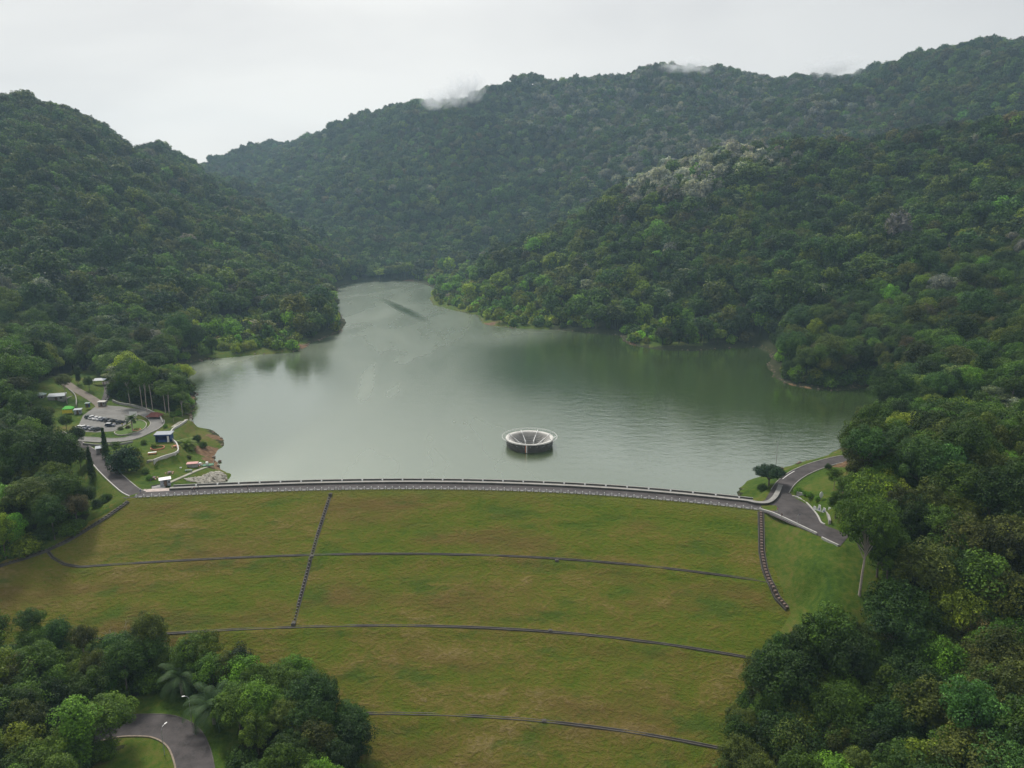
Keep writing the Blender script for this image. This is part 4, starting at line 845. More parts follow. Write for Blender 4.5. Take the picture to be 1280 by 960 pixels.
rot = rs.rand(n)*6.283; sxy = scl*(0.92+0.25*rs.rand(n)); szz = scl*(0.9+0.3*rs.rand(n))
sxy = np.where(kind == 4, sxy*1.25, sxy)
# understorey bushes fill the wood edges
ux, uy = scatter(-230, 230, 70, 470, 4.6); uz = hfun(ux, uy); upx, upy, ufw = project(ux, uy, uz); dd = sdist(ux, uy, DAMZONE); dl2 = sdist(ux, uy, LAKE)
uo = (dl2 > 2.2) & ~cleared(upx, upy, ux, uy) & (dd > 0.3) & (sdist(ux, uy, YARD) > 2) & ~((ux > -36) & (ux < 50) & (uy < 160))
for L, wd in STAMPS: uo &= poly_dist(ux, uy, L, False) > wd/2+1.6
uo &= ~((crest_d(ux, uy) < 4) & (crest_d(ux, uy) > -60) & (ux > -150) & (ux < 92))
uo &= (dd < 14) | (dl2 < 12) | (rs.rand(len(ux)) < 0.5)
ux, uy, uz, ufw = ux[uo], uy[uo], uz[uo], ufw[uo]; nu = len(ux)
us_ = 0.8+0.9*rs.rand(nu); ut = T_[rs.choice(8, nu, p=[.36, .3, .12, .08, 0, .06, .08, 0])]*(1+rs.normal(size=(nu, 1))*0.2).clip(0.5, 1.6)
# screen size and a coarse visibility pass, near to far
hh = np.where(kind == 7, 3.4, 15.5)*szz; rad = np.where(kind == 7, 2.4, 6.2)*sxy
cpx, cpy, cfw = project(TX, TY, TZ+hh*0.68); rpx = F*rad/cfw; order = np.argsort(fw); cov = np.zeros((140, 200), bool); vis = np.zeros(n)
_, topy, _ = project(TX, TY, TZ+hh)
for i in order:
    if fw[i] > 330: break
    x0, x1 = int((cpx[i]-rpx[i]*0.85)/8)+20, int((cpx[i]+rpx[i]*0.85)/8)+20; y0, y1 = int(topy[i]/8)+10, int((cpy[i]+rpx[i]*0.6)/8)+10
    x0, y0 = max(x0, 20), max(y0, 10); x1, y1 = min(x1, 179), min(y1, 129)
    if x1 < x0 or y1 < y0: continue
    c = cov[y0:y1+1, x0:x1+1]; vis[i] = (~c).mean(); cov[y0:y1+1, x0:x1+1] = True
size = hh*vis/np.maximum(fw, 1); cand = np.argsort(-size)[:262]; solo = np.zeros(n, bool); solo[cand] = size[cand] > 0; 
def place_words(x, y):
    if x > 820:
        for (a, b, r_, wds) in [(1074, 748, 60, 'beside the pale trunked tree'), (1010, 800, 75, 'where wood meets grass slope'), (925, 830, 60, 'beside the dam drain ends'), (920, 930, 60, 'beside the lowest dam grass'), (1060, 590, 50, 'beside the shore road')]:
            if math.hypot(x-a, y-b) < r_: return wds
        r1_ = 'lower' if y > 860 else 'middle' if y > 740 else 'upper' if y > 620 else 'cove'
        return {'lower': 'low in right wood', 'middle': 'mid right wood', 'upper': 'high in right wood', 'cove': 'on cove hillside'}[r1_]+(', far right' if x > 1200 else ', mid right' if x > 1090 else ', nearer dam')
    if y > 745:
        for (a, b, r_, wds) in [(268, 870, 42, 'next to the thick oil palm'), (200, 850, 45, 'left of the oil palms'), (148, 800, 30, 'beside the leafless tree'), (317, 890, 30, 'around the small bare tree'), (430, 930, 45, 'at the lower wood tip'), (420, 850, 45, 'beside the lower dam grass'), (360, 800, 45, 'below the cross drain')]:
            if math.hypot(x-a, y-b) < r_: return wds
        return ('top' if y < 820 else 'middle' if y < 890 else 'bottom')+' of lower left wood'+(', far left' if x < 60 else ', left of road' if x < 150 else ', right of road' if x > 260 else ', above road')
    if x < 160: return ('above the left groin drain' if y > 610 else 'behind the grey roofed house' if y < 490 else 'near the huge spreading tree')+(', far left' if x < 40 else ', towards road' if x > 90 else '')
    return 'on shore behind car park' if y > 430 else 'on the left hillside'
seen = {}
dec = []
for i in np.where(solo)[0]:
    k = names[kind[i]]; tn = TINTS[ti[i]][0]; big = 'large' if szz[i] > 0.92 else 'small' if szz[i] < 0.6 else 'medium'
    if k == 'bush0': base_n, cat_ = 'bush', 'shrub'
    else: base_n, cat_ = 'broadleaf_tree', 'tree'
    lab = '%s %s %s %s %s' % (big, tn, SHAPE[k], 'bush' if k == 'bush0' else 'tree', place_words(cpx[i], cpy[i]))
    dec.append((i, k, lab, base_n, cat_))
bylab = {}
for d_ in dec: bylab.setdefault(d_[2], []).append(d_)
for lab, L_ in bylab.items():
    L_.sort(key=lambda d_: cpx[d_[0]]); m_ = len(L_)
    for j, (i, k, _, base_n, cat_) in enumerate(L_):
        l2 = lab
        if m_ == 2: l2 = lab+', %s of two' % ('left', 'right')[j]
        elif m_ == 3: l2 = lab+', %s of three' % ('leftmost', 'middle', 'rightmost')[j]
        elif m_ > 3: l2 = lab+', %s from left' % ('first second third fourth fifth sixth seventh eighth ninth tenth'.split()[min(j, 9)])
        if len(l2.split()) > 16: l2 = l2.replace(' the ', ' ')
        if len(l2.split()) > 16: l2 = l2.replace(' crowned', '').replace(' trunked', '').replace(', nearer dam', '')
        t = tree(base_n, k, (TX[i], TY[i], TZ[i]-0.2), 1, rot[i], tint[i], l2, cat_, 'trees of the woods round the dam'); t.scale = (sxy[i], sxy[i], szz[i])

# the rest of the forest: one object that sets tree shapes on points
rest = ~solo
proto_col = bpy.data.collections.new('forest_shapes')
for j, nm in enumerate(names):
    P = PROTO[nm]
    for lod in (0, 1):
        if lod == 0: me0 = P['crown'].copy(); V0 = None
        bm = bmesh.new()
        if lod == 0: bm.from_mesh(P['crown'])
        else: fm = np_mesh('f', *P['far'][:2], M['leaf'], False, {'lv': ('FLOAT', P['far'][2])}); bm.from_mesh(fm)
        nf = len(bm.faces); bm.from_mesh(P['trunk']); bm.faces.ensure_lookup_table()
        for f_ in bm.faces[nf:]: f_.material_index = 1
        me = bpy.data.meshes.new('shape_%d_%d' % (lod, j)); bm.to_mesh(me); bm.free(); me.materials.clear(); me.materials.append(M['leaf']); me.materials.append(P['bark'])
        ob = bpy.data.objects.new('shape_%d_%02d' % (lod, j), me); proto_col.objects.link(ob)
fi = np.where(rest)[0]; V = np.vstack([np.stack([TX[fi], TY[fi], TZ[fi]-0.3], 1), np.stack([ux, uy, uz-0.2], 1)])
f_shape = np.concatenate([kind[fi]+8*(fw[fi] > 560), 7+8*(ufw > 420)]); f_rot = np.concatenate([rot[fi], rs.rand(nu)*6.28]); f_sz = np.vstack([np.stack([sxy[fi], sxy[fi], szz[fi]], 1), np.stack([us_*1.1, us_*1.1, us_], 1)]); f_tint = np.vstack([tint[fi], ut])
fm = bpy.data.meshes.new('forest'); fm.vertices.add(len(V)); fm.vertices.foreach_set('co', V.astype(np.float32).ravel())
def fattr(nm, ty, arr, key='value'): a = fm.attributes.new(nm, ty, 'POINT'); a.data.foreach_set(key, arr)
fattr('shape', 'INT', f_shape.astype(np.int32)); fattr('turn', 'FLOAT_VECTOR', np.stack([0*f_rot, 0*f_rot, f_rot], 1).astype(np.float32).ravel(), 'vector')
fattr('size', 'FLOAT_VECTOR', f_sz.astype(np.float32).ravel(), 'vector'); fattr('tint', 'FLOAT_VECTOR', f_tint.astype(np.float32).ravel(), 'vector')
forest = link('forest', fm); tag(forest, 'dense rainforest canopy covering the hills all round the lake', 'forest', kind='stuff')
ng = bpy.data.node_groups.new('forest', 'GeometryNodeTree'); ng.interface.new_socket('Geometry', in_out='INPUT', socket_type='NodeSocketGeometry'); ng.interface.new_socket('Geometry', in_out='OUTPUT', socket_type='NodeSocketGeometry')
gi = ng.nodes.new('NodeGroupInput'); go = ng.nodes.new('NodeGroupOutput'); ip_ = ng.nodes.new('GeometryNodeInstanceOnPoints'); ci = ng.nodes.new('GeometryNodeCollectionInfo')
ci.inputs['Collection'].default_value = proto_col; ci.inputs['Separate Children'].default_value = True; ci.inputs['Reset Children'].default_value = True
def nat(nm, ty): a = ng.nodes.new('GeometryNodeInputNamedAttribute'); a.data_type = ty; a.inputs['Name'].default_value = nm; return a.outputs['Attribute']
ip_.inputs['Pick Instance'].default_value = True
ng.links.new(gi.outputs[0], ip_.inputs['Points']); ng.links.new(ci.outputs[0], ip_.inputs['Instance']); ng.links.new(nat('shape', 'INT'), ip_.inputs['Instance Index'])
ng.links.new(nat('turn', 'FLOAT_VECTOR'), ip_.inputs['Rotation']); ng.links.new(nat('size', 'FLOAT_VECTOR'), ip_.inputs['Scale']); ng.links.new(ip_.outputs[0], go.inputs[0])
forest.modifiers.new('forest', 'NODES').node_group = ng
print('TREES', n, 'solo', int(solo.sum()))

# ------------------------------------------------------------------ the bell-mouth spillway in the lake
SP = empty('spillway', (SPILL[0], SPILL[1], 0)); tag(SP, 'round white rimmed bell mouth spillway standing in the lake', 'spillway')
MB().lathe([(10.7, -3.0), (10.75, 0.2), (11.0, 1.4), (11.0, 3.62)], 64).build('outer_wall', M['dark_conc'], SP)
MB().lathe([(11.0, 3.62), (11.25, 3.66), (11.25, 4.0), (10.9, 4.12), (10.3, 4.1), (9.7, 3.85)], 64).build('rim', M['rim'], SP)
prof = [(9.7, 3.85)]
for k in range(12): r0 = 9.7-k*0.45; z0 = 3.8-0.10*k-0.052*k*k; prof += [(r0-0.06, z0), (r0-0.45, z0-0.04)]
prof += [(4.2, -4.8), (3.9, -8), (3.8, -16)]
MB().lathe(prof, 64).build('funnel', M['wall'], SP)
vb = MB(); vb.add([(10.6, -.14, 4.1), (10.6, .14, 4.1), (10.6, .14, 4.75), (10.6, -.14, 4.75), (4.6, -.14, -1.2), (4.6, .14, -1.2), (4.6, .14, 0.6), (4.6, -.14, 0.6), (4.6, .14, -4.5), (4.6, -.14, -4.5), (9.7, .14, 3.5), (9.7, -.14, 3.5)],
    [(0, 1, 2, 3), (3, 2, 6, 7), (7, 6, 8, 9), (0, 3, 7, 9, 11), (1, 10, 8, 6, 2)])
v0 = vb.build('vane', M['white'], SP)
for k in range(8):
    q = v0 if k == 0 else link('vane', v0.data, SP); q.rotation_euler = (0, 0, R(22+45*k))
for z, r_ in ((4.75, 0.06), (4.3, 0.045)):
    pts = [(12.9*math.cos(a), 12.9*math.sin(a), z) for a in np.linspace(0, 2*math.pi, 65)]; MB().tube(pts, r_, 5, False).build('guard_rail', M['white'], SP)
b = MB(); b.tube([(12.9, 0, 4.8), (12.9, 0, 3.4), (11.0, 0, 2.4)], 0.05, 5); b0 = b.build('rail_bracket', M['metal'], SP)
for k in range(24):
    q = b0 if k == 0 else link('rail_bracket', b0.data, SP); q.rotation_euler = (0, 0, R(15*k))
b = MB(); b.box((-1.6, -11.25, 2.2), (0.35, 0.14, 4.0)); b.build('gauge_board', M['white'], SP)
b = MB(); b.box((-2.1, -11.22, 2.0), (0.35, 0.1, 3.4)); b.build('gauge_stain', M['terracotta'], SP)
for x, y in ((0.6, -3.0), (1.6, -2.6), (-0.8, -3.2)):
    b = MB(); b.tube([(x, y, -6), (x, y, 0.6)], 0.22, 8); b.build('shaft_pipe', M['white'], SP)

# ------------------------------------------------------------------ cars
CAR_M = {}
def paint(nm, col, rough=0.3):
    if nm not in CAR_M:
        m = plain('paint_'+nm, col, rough, 0.0, 0.06, 1.0, 0.5, 0); m.node_tree.nodes['Principled BSDF'].inputs['Coat Weight'].default_value = 0.6 if 'Principled BSDF' in m.node_tree.nodes else 0; CAR_M[nm] = m
    return CAR_M[nm]
def make_car(suv):
    h = 1.72 if suv else 1.45; L = 4.5; w = 1.78
    prof = [(-2.22, .35), (-2.25, .72), (-2.15, .95), (-1.55, 1.02), (1.0, .98), (2.0, .86), (2.24, .68), (2.25, .35), (1.75, .28), (-1.7, .28)]
    body = MB().prism(prof, -w/2, w/2)
    cab = MB(); b0, b1 = (-2.05 if suv else -1.75), 1.05; t0, t1 = (-1.8 if suv else -1.15), 0.25
    def quad(z, xa, xb, ww): return [(xa, -ww, z), (xb, -ww, z), (xb, ww, z), (xa, ww, z)]
    cab.add(quad(0.97, b0, b1, .84)+quad(h-.1, t0, t1, .68), [(3, 2, 1, 0), (4, 5, 6, 7), (0, 1, 5, 4), (1, 2, 6, 5), (2, 3, 7, 6), (3, 0, 4, 7)])
    roof = MB(); roof.add(quad(h-.1, t0-.06, t1+.06, .71)+quad(h, t0+.15, t1-.12, .6), [(3, 2, 1, 0), (4, 5, 6, 7), (0, 1, 5, 4), (1, 2, 6, 5), (2, 3, 7, 6), (3, 0, 4, 7)])
    return body, cab, roof
wh = MB(); wh.tube([(0, -0.11, 0), (0, 0.11, 0)], 0.33, 12); hub = MB(); hub.tube([(0, -0.125, 0), (0, 0.125, 0)], 0.19, 8)
CARP = {}
def car(x, y, rz, col, suv, label, group='cars in the car park', z=LZ+0.03, roofcol=None):
    o = empty('parked_car', (x, y, z), rz); tag(o, label, 'car', group)
    if suv not in CARP:
        b_, c_, r_ = make_car(suv); CARP[suv] = []
        for nm, mb_, mt, bv in (('body', b_, None, 0.07), ('window_glass', c_, M['glass'], 0.03), ('roof', r_, None, 0.03)):
            t_ = mb_.build(nm, mt or M['glass'], bevel=bv); CARP[suv].append((nm, t_))
        w_ = wh.build('wheel', M['tyre']); h_ = hub.build('hub', M['metal']); l_ = MB().box((0, 0, 0), (0.1, 0.34, 0.14)).build('headlight', M['lamp']); CARP['w'] = (w_.data, h_.data, l_.data)
        dg = bpy.context.evaluated_depsgraph_get(); out = []
        for nm, t_ in CARP[suv]: me = bpy.data.meshes.new_from_object(t_.evaluated_get(dg)); out.append((nm, me))
        for _, t_ in CARP[suv]: bpy.data.objects.remove(t_)
        for t_ in (w_, h_, l_): bpy.data.objects.remove(t_)
        CARP[suv] = out
    for nm, me in CARP[suv]:
        q = link(nm, me, o)
        if nm != 'window_glass':
            q.material_slots[0].link = 'OBJECT'; q.material_slots[0].material = (roofcol or col) if nm == 'roof' else col
    for wx in (-1.38, 1.4):
        for wy in (-0.82, 0.82): q = link('wheel', CARP['w'][0], o, (wx, wy, 0.33)); link('hub', CARP['w'][1], q)
    for wy in (-0.62, 0.62): link('headlight', CARP['w'][2], o, (2.21, wy, 0.68))
    return o
wht = paint('white', (0.75, 0.75, 0.75)); blk = paint('black', (0.015, 0.016, 0.02)); nav = paint('navy', (0.02, 0.03, 0.07)); gry = paint('grey', (0.2, 0.21, 0.22)); slv = paint('silver', (0.5, 0.51, 0.52)); grn = paint('dark_green', (0.03, 0.06, 0.05))
a_ = W(112, 522.5, LZ); b_ = W(147, 528.5, LZ); dr = (b_-a_)[:2]; dl_ = np.linalg.norm(dr); dr = dr/dl_; head = math.atan2(dr[0], -dr[1])
row = [(grn, 1, 'dark green car parked at the far left end of the upper row'), (wht, 1, 'white car, second from the left in the upper row of the car park'), (wht, 0, 'white car, third from the left in the upper row of the car park'), (slv, 0, 'silver car in the middle of the upper row of the car park'), (nav, 0, 'dark blue car, right of the silver car in the upper row'), (blk, 1, 'black car near the right end of the upper row'), (blk, 0, 'black car at the right end of the upper row')]
for k, (c_, sv, lb) in enumerate(row): p_ = a_[:2]+dr*(k*min(2.75, dl_/6)); car(p_[0], p_[1], head+rnd.uniform(-.04, .04), c_, sv, lb)
p_ = W(138, 533, LZ); car(p_[0], p_[1], head-1.1, nav, 1, 'dark car with a pale roof parked across, just below the upper row', roofcol=wht)
p_ = W(146, 529.5, LZ); car(p_[0]+1.5, p_[1]+.5, head-.3, blk, 1, 'black car right of the dark car with the pale roof')
a_ = W(101, 535, LZ); b_ = W(124, 538, LZ); dr2 = (b_-a_)[:2]; dr2 = dr2/np.linalg.norm(dr2); h2 = head-0.25
for k, (c_, sv, lb) in enumerate([(wht, 0, 'white car at the left end of the lower row by the huge tree'), (wht, 1, 'white car, second from the left in the lower row'), (nav, 0, 'dark blue car, third from the left in the lower row'), (gry, 0, 'grey car, second from the right in the lower row'), (blk, 1, 'black car at the right end of the lower row')]):
    p_ = a_[:2]+dr2*k*2.75; car(p_[0], p_[1], h2, c_, sv, lb)
# motorbikes along the lane
def motorbike(p, rz, col, label):
    o = empty('motorbike', p, rz); tag(o, label, 'motorbike', 'motorbikes parked along the lane')
    for x in (-.6, .6): MB().tube([(x, -.05, .3), (x, .05, .3)], .3, 10).build('wheel', M['tyre'], o)
    b = MB(); b.tube([(-.75, 0, .62), (-.3, 0, .68), (.1, 0, .5), (.45, 0, .72), (.5, 0, .95)], [.1, .15, .17, .13, .06], 6); b.build('body', col, o)
    b = MB(); b.box((-.35, 0, .84), (.75, .26, .12)); b.build('seat', M['cloth_dark'], o); b = MB(); b.tube([(.4, -.33, 1.05), (.5, 0, 1.0), (.4, .33, 1.05)], .03, 4); b.build('handlebar', M['metal'], o)
for k in range(9):
    t_ = lane_bikes[2+k*1.5 >= 0 and int(2+k*1.4)]; z_ = t_[2]
    motorbike((t_[0]+1.2, t_[1], z_+0.02), 0.2+rnd.uniform(-.2, .2), [blk, nav, wht, gry, blk, nav, blk, slv, blk][k], '%s motorbike parked on the narrow lane, %s from the car park' % (['black', 'dark blue', 'white', 'grey', 'black', 'dark blue', 'black', 'silver', 'black'][k], 'first second third fourth fifth sixth seventh eighth ninth'.split()[k]))

# ------------------------------------------------------------------ small buildings and furniture on the left bank
def shed(name, px, py, z, w, d, h, rz, wallm, roofm, label, cat, pitch=0.0, over=0.35, door=True, open_front=False, posts=False, thick=0.14):
    q = W(px, py, z) if z is not None else G(px, py); o = empty(name, (q[0], q[1], q[2]-0.05), rz); tag(o, label, cat)
    if posts:
        for x in (-w/2+.15, w/2-.15):
            for y in (-d/2+.15, d/2-.15): MB().box((x, y, h/2), (.2, .2, h)).build('post', wallm, o)
    else:
        b = MB(); t_ = .16
        b.box((0, d/2-t_/2, h/2), (w, t_, h)); b.box((-w/2+t_/2, -t_/2, h/2), (t_, d-t_, h)); b.box((w/2-t_/2, -t_/2, h/2), (t_, d-t_, h))
        if not open_front: b.box((-w/4-.25, -d/2+t_/2, h/2), (w/2-.5-2*t_, t_-.004, h)); b.box((w/4+.25, -d/2+t_/2, h/2), (w/2-.5-2*t_, t_-.004, h))
        b.build('wall', wallm, o)
        if not open_front and door: MB().box((0, -d/2+.1, min(h-.1, 2.05)/2), (.95, .06, min(h-.1, 2.05))).build('door', M['wood'], o); MB().box((w/4+.4, -d/2-.02, h*.6), (w*.16, .05, h*.3)).build('window', M['glass'], o)
    if pitch <= 0:
        MB().box((0, 0, h+thick/2+.1), (w+2*over, d+2*over, thick), tilt=-pitch if pitch else 0.06).build('roof', roofm, o, bevel=0.02)
    else:
        a = w/2+over; b_ = d/2+over; t_ = h+pitch
        vs = [(-a, -b_, h), (a, -b_, h), (a, b_, h), (-a, b_, h), (-a*.45, 0, t_), (a*.45, 0, t_), (-a, -b_, h-.12), (a, -b_, h-.12), (a, b_, h-.12), (-a, b_, h-.12)]
        MB().add(vs, [(0, 1, 5, 4), (1, 2, 5), (2, 3, 4, 5), (3, 0, 4), (6, 7, 1, 0), (7, 8, 2, 1), (8, 9, 3, 2), (9, 6, 0, 3), (9, 8, 7, 6)]).build('roof', roofm, o)
    return o
shed('house', 72, 500, 10.2, 7.5, 5.0, 2.7, 0.35, M['wall'], M['roof_pale'], 'low house with a pale grey sheet roof on the terrace above the huge tree', 'house', pitch=-0.1)
shed('hut', 51, 499, 10.8, 4.2, 4.0, 2.6, 0.2, M['wall'], M['roof_teal'], 'small hut with a grey green roof left of the pale roofed house', 'hut', pitch=1.1)
t = shed('tent', 86, 516, 8.3, 4.6, 3.6, 2.5, 0.25, M['yellow'], M['green_tent'], 'bright lime green and yellow canvas tent beside the uphill road', 'tent', pitch=1.2, posts=True, over=.1)
MB().box((0, -1.75, 1.1), (4.3, .08, 1.6)).build('side_panel', M['yellow'], t); MB().box((2.15, .1, 1.5), (.08, 3.2, 1.8)).build('side_panel', M['green_tent'], t)
shed('kiosk', 98, 517, 8.3, 3.0, 2.4, 2.2, 0.3, M['roof_pale'], M['roof_pale'], 'small grey white kiosk right of the lime green tent', 'kiosk')
shed('guard_hut', 110, 509, 9.0, 1.6, 1.6, 2.2, 0.2, M['blue'], M['roof_teal'], 'tiny blue green hut at the fork of the uphill road', 'hut')
shed('kiosk', 128, 507, 8.2, 3.2, 2.2, 2.2, 0.1, M['wall'], M['offwhite'], 'white roofed kiosk where the narrow lane meets the car park', 'kiosk')
shed('shelter', 124, 480, 9.8, 6.5, 4.5, 2.6, 0.2, M['wood'], M['roof_grey'], 'dark bluish roofed shelter at the top of the narrow lane', 'shelter', pitch=1.0, posts=True)
shed('shed', 127, 566, None, 3.6, 2.8, 2.4, 0.5, M['wall'], M['roof_pale'], 'pale blue grey flat roofed shed between the two cypresses', 'shed')
shed('shed', 105, 571, None, 3.2, 2.4, 2.2, 0.4, M['wall'], M['roof_teal'], 'small shed with dull green roof left of the cypresses', 'shed')
t = shed('bus_shelter', 206, 551, LZ, 6.4, 3.6, 3.3, 0.12, M['blue'], M['roof_grey'], 'flat grey roofed shelter with blue walls and a white pillar by the curved wall', 'shelter', open_front=True, over=.5, thick=.35)
MB().box((2.2, -1.9, 1.65), (.7, .5, 3.28)).build('pillar', M['white'], t); MB().box((-.2, -1.75, .55), (4.0, .12, 1.1)).build('front_panel', M['blue'], t); MB().box((0, -2.33, 3.22), (7.2, .1, .42)).build('fascia', M['blue'], t)
shed('pavilion', 194, 524, 7.2, 5.4, 4.4, 2.0, 0.0, M['wood'], M['roof_red'], 'open pavilion with a dark red brown hipped roof on the lake shore', 'pavilion', pitch=1.7, posts=True, over=.6)
t = shed('pump_house', 207, 606.5, 4.6, 3.6, 2.2, 2.6, 0.5, M['roof_grey'], M['white'], 'small grey pump house with a white edged roof beside the ramp', 'hut')
# stair trench left of the pump house
q = G(198, 610); o = empty('stairs', (q[0], q[1], q[2]), 0.62); tag(o, 'dark enclosed steps climbing to the little grey pump house', 'stairs')
for k in range(8): MB().box((-2.2+k*.55, 0, .1+k*.09), (.54, 1.2, .3+k*.18)).build('step', M['dark_conc'], o)
for y in (-.72, .72): MB().box((0, y, .55), (4.6, .18, 1.3), tilt=0).build('side_wall', M['dark_conc'] if y > 0 else M['white'], o)
def board(name, px, py, z, w, h, zc, rz, mat, label, cat, marks=None, legs=2):
    q = W(px, py, z) if z is not None else G(px, py); o = empty(name, tuple(q), rz); tag(o, label, cat); MB().box((0, 0, zc), (w, .12, h)).build('panel', mat, o)
    for x in ([-w*.35, w*.35] if legs == 2 else [0]): MB().box((x, .13, zc/2), (.12, .12, zc)).build('leg', M['metal'], o)
    return o
board('sign_board', 167, 524, 7.2, 3.8, 1.9, 2.9, 0.05, M['white'], 'large blank looking white sign board behind the car park wall', 'sign')
o = empty('round_sign', tuple(G(1026, 625)), 0.1); tag(o, 'tall white oval sign on the grass knoll above the junction', 'sign')
b = MB(); b.tube([(0, -.08, 1.9), (0, .08, 1.9)], 1.0, 20); q = b.build('panel', M['white'], o); q.scale = (0.62, 1, 1.15); q.location = (0, 0, -.3); MB().box((0, .14, .6), (.14, .14, 1.2)).build('leg', M['metal'], o)
# painted white wall sign at the junction: pale panels with dark painted shapes
q = W(1027, 640, 6.3); o = empty('painted_sign', tuple(q), -0.95); tag(o, 'white painted sign wall with dark shapes beside the curved junction wall', 'sign')
for k, (x, w_, h_) in enumerate([(-2.6, 1.6, 1.2), (-.9, 1.6, 2.3), (.9, 1.8, 1.8), (2.7, 1.6, 2.6)]):
    MB().box((x, 0, h_/2), (w_, .22, h_), taper=(.45, 1)).build('panel', M['white'], o)
for x, z in ((-.9, .9), (.9, .7), (2.7, 1.0)): MB().box((x, -.14, z), (.5, .06, .7), taper=(.3, 1)).build('painted_shape', M['blue'], o)
def picnic(px, py, label, m1=M['purple'], m2=M['pink']):
    q = G(px, py); o = empty('picnic_table', tuple(q), rnd.random()); tag(o, label, 'table', 'round picnic tables on the lawn')
    b = MB(); b.lathe([(0, .78), (.85, .78), (.85, .7), (.15, .66), (.14, .05), (.4, 0)], 16); b.build('table_top', m1, o)
    for k in range(5):
        a = k*1.257; b = MB(); b.lathe([(0, .46), (.28, .46), (.28, .38), (.17, .3), (.2, 0)], 10, (1.45*math.cos(a), 1.45*math.sin(a), 0)); b.build('stool', m1 if k % 2 else m2, o)
picnic(192, 599, 'plum coloured round picnic table nearer the dam road on the lower lawn'); picnic(212, 592, 'plum coloured round picnic table nearer the lake on the lower lawn')
picnic(219, 559, 'pinkish round table tucked inside the white curved wall', M['terracotta'], M['pink']); picnic(248, 582, 'small dark table by the jetty at the end of the footpath')
o = empty('bench', tuple(W(190.5, 567.5, LZ)), 0.35); tag(o, 'long reddish bench with a pale top on the small upper lawn', 'bench')
MB().box((0, 0, .75), (3.2, 1.0, .12)).build('seat', M['white'], o); MB().box((0, -.8, .45), (3.4, .4, .12)).build('side_seat', M['terracotta'], o); MB().box((0, .8, .45), (3.4, .4, .12)).build('side_seat', M['terracotta'], o)
for x in (-1.3, 1.3): MB().box((x, 0, .35), (.15, 1.9, .66)).build('leg', M['terracotta'], o)
def planter(px, py, r_, label):
    q = W(px, py, LZ); o = empty('planter', tuple(q)); tag(o, label, 'planter'); MB().lathe([(r_, 0), (r_, .55), (r_-.3, .55), (r_-.3, .3)], 28).build('planter_wall', M['terracotta'], o)
    cs = [((r_-.7)*math.cos(a)*.7, (r_-.7)*math.sin(a)*.7, .5) for a in np.linspace(0, 6.28, 8)[:-1]]; V, F_, lv = leaf_quads(np.random.RandomState(3), np.array(cs), np.full(7, .6), 50, .25); q = link('plants', np_mesh('plants', V, F_, M['leaf'], False, {'lv': ('FLOAT', lv)}), o); q['tint'] = list(G_MID)
planter(197, 560.5, 2.8, 'round orange brick planter bed below the blue shelter'); planter(171, 538, 1.8, 'round pink rimmed planter on the car park island')
# jetty gear at the tip of the ramp
q = G(257, 583); o = empty('pump_platform', tuple(q), 0.3); tag(o, 'green and white pump platform at the lake end of the ramp', 'platform')
MB().box((0, 0, .5), (6.5, 2.6, .25)).build('deck', plain('green_deck', (0.05, 0.16, 0.09), 0.6), o)
for x in (-3, -1, 1, 3):
    for y in (-1.2, 1.2): MB().box((x, y, 0.2), (.16, .16, 2.4)).build('post', M['metal'], o)
for x in (-2.0, 0.6): MB().lathe([(0, 1.9), (.55, 1.75), (.6, 1.0), (.6, .63)], 14, (x, .2, 0)).build('tank', M['white'], o)
q = G(241, 584); o = empty('boat_shed', tuple(q), 0.25); tag(o, 'flat faded pink roofed hut beside the green pump platform', 'hut'); MB().box((0, 0, .8), (3.8, 2.2, 1.6)).build('wall', M['wall'], o); MB().box((0, 0, 1.72), (4.4, 2.8, .16)).build('roof', M['pink'], o)
o = empty('picnic_bench', tuple(G(236, 590)), 0.2); tag(o, 'grey green bench set just below the pink roofed hut', 'bench'); MB().box((0, 0, .7), (2.6, .8, .12)).build('seat', M['roof_teal'], o)
for x in (-1, 1): MB().box((x, 0, .34), (.15, 1.5, .62)).build('leg', M['roof_teal'], o)
o = empty('ladder_sign', tuple(G(226, 586)), 0); tag(o, 'small white marker on the lower lawn near the pink roofed hut', 'marker'); MB().box((0, 0, .35), (.8, .3, .5)).build('block', M['white'], o, bevel=.05)
# lamps, poles
def lamp(px, py, h, label, z=None, arm=1.2, rz=0.0, head=M['white']):
    q = W(px, py, z) if z is not None else G(px, py); o = empty('street_lamp', tuple(q), rz); tag(o, label, 'lamp')
    MB().tube([(0, 0, 0), (0, 0, h*.9), (arm*.3, 0, h*.98), (arm, 0, h)], [.1, .07, .06, .05], 7).build('pole', M['metal'], o); MB().box((arm+.25, 0, h), (.7, .28, .12)).build('lamp_head', head, o)
lamp(240, 905, 8.5, 'street lamp on the grass just above the lower road bend beside the oil palm', arm=-1.5, rz=0.3); lamp(206, 945, 8.0, 'street lamp on the inner lawn of the lower road bend', arm=1.2, rz=1.2)
lamp(996, 656, 3.6, 'short dark lamp post standing on the junction asphalt', z=ZC, arm=.3, head=M['cloth_dark'])
o = empty('flag_pole', tuple(W(968.5, 596, 4.5))); tag(o, 'tall thin pole rising behind the dark flat topped shade tree', 'pole'); MB().tube([(0, 0, 0), (0, 0, 14.5), (0, 0, 15)], [.13, .08, .05], 7).build('mast', M['metal'], o); MB().box((0, 0, .15), (.7, .7, .3)).build('base', M['concrete'], o)
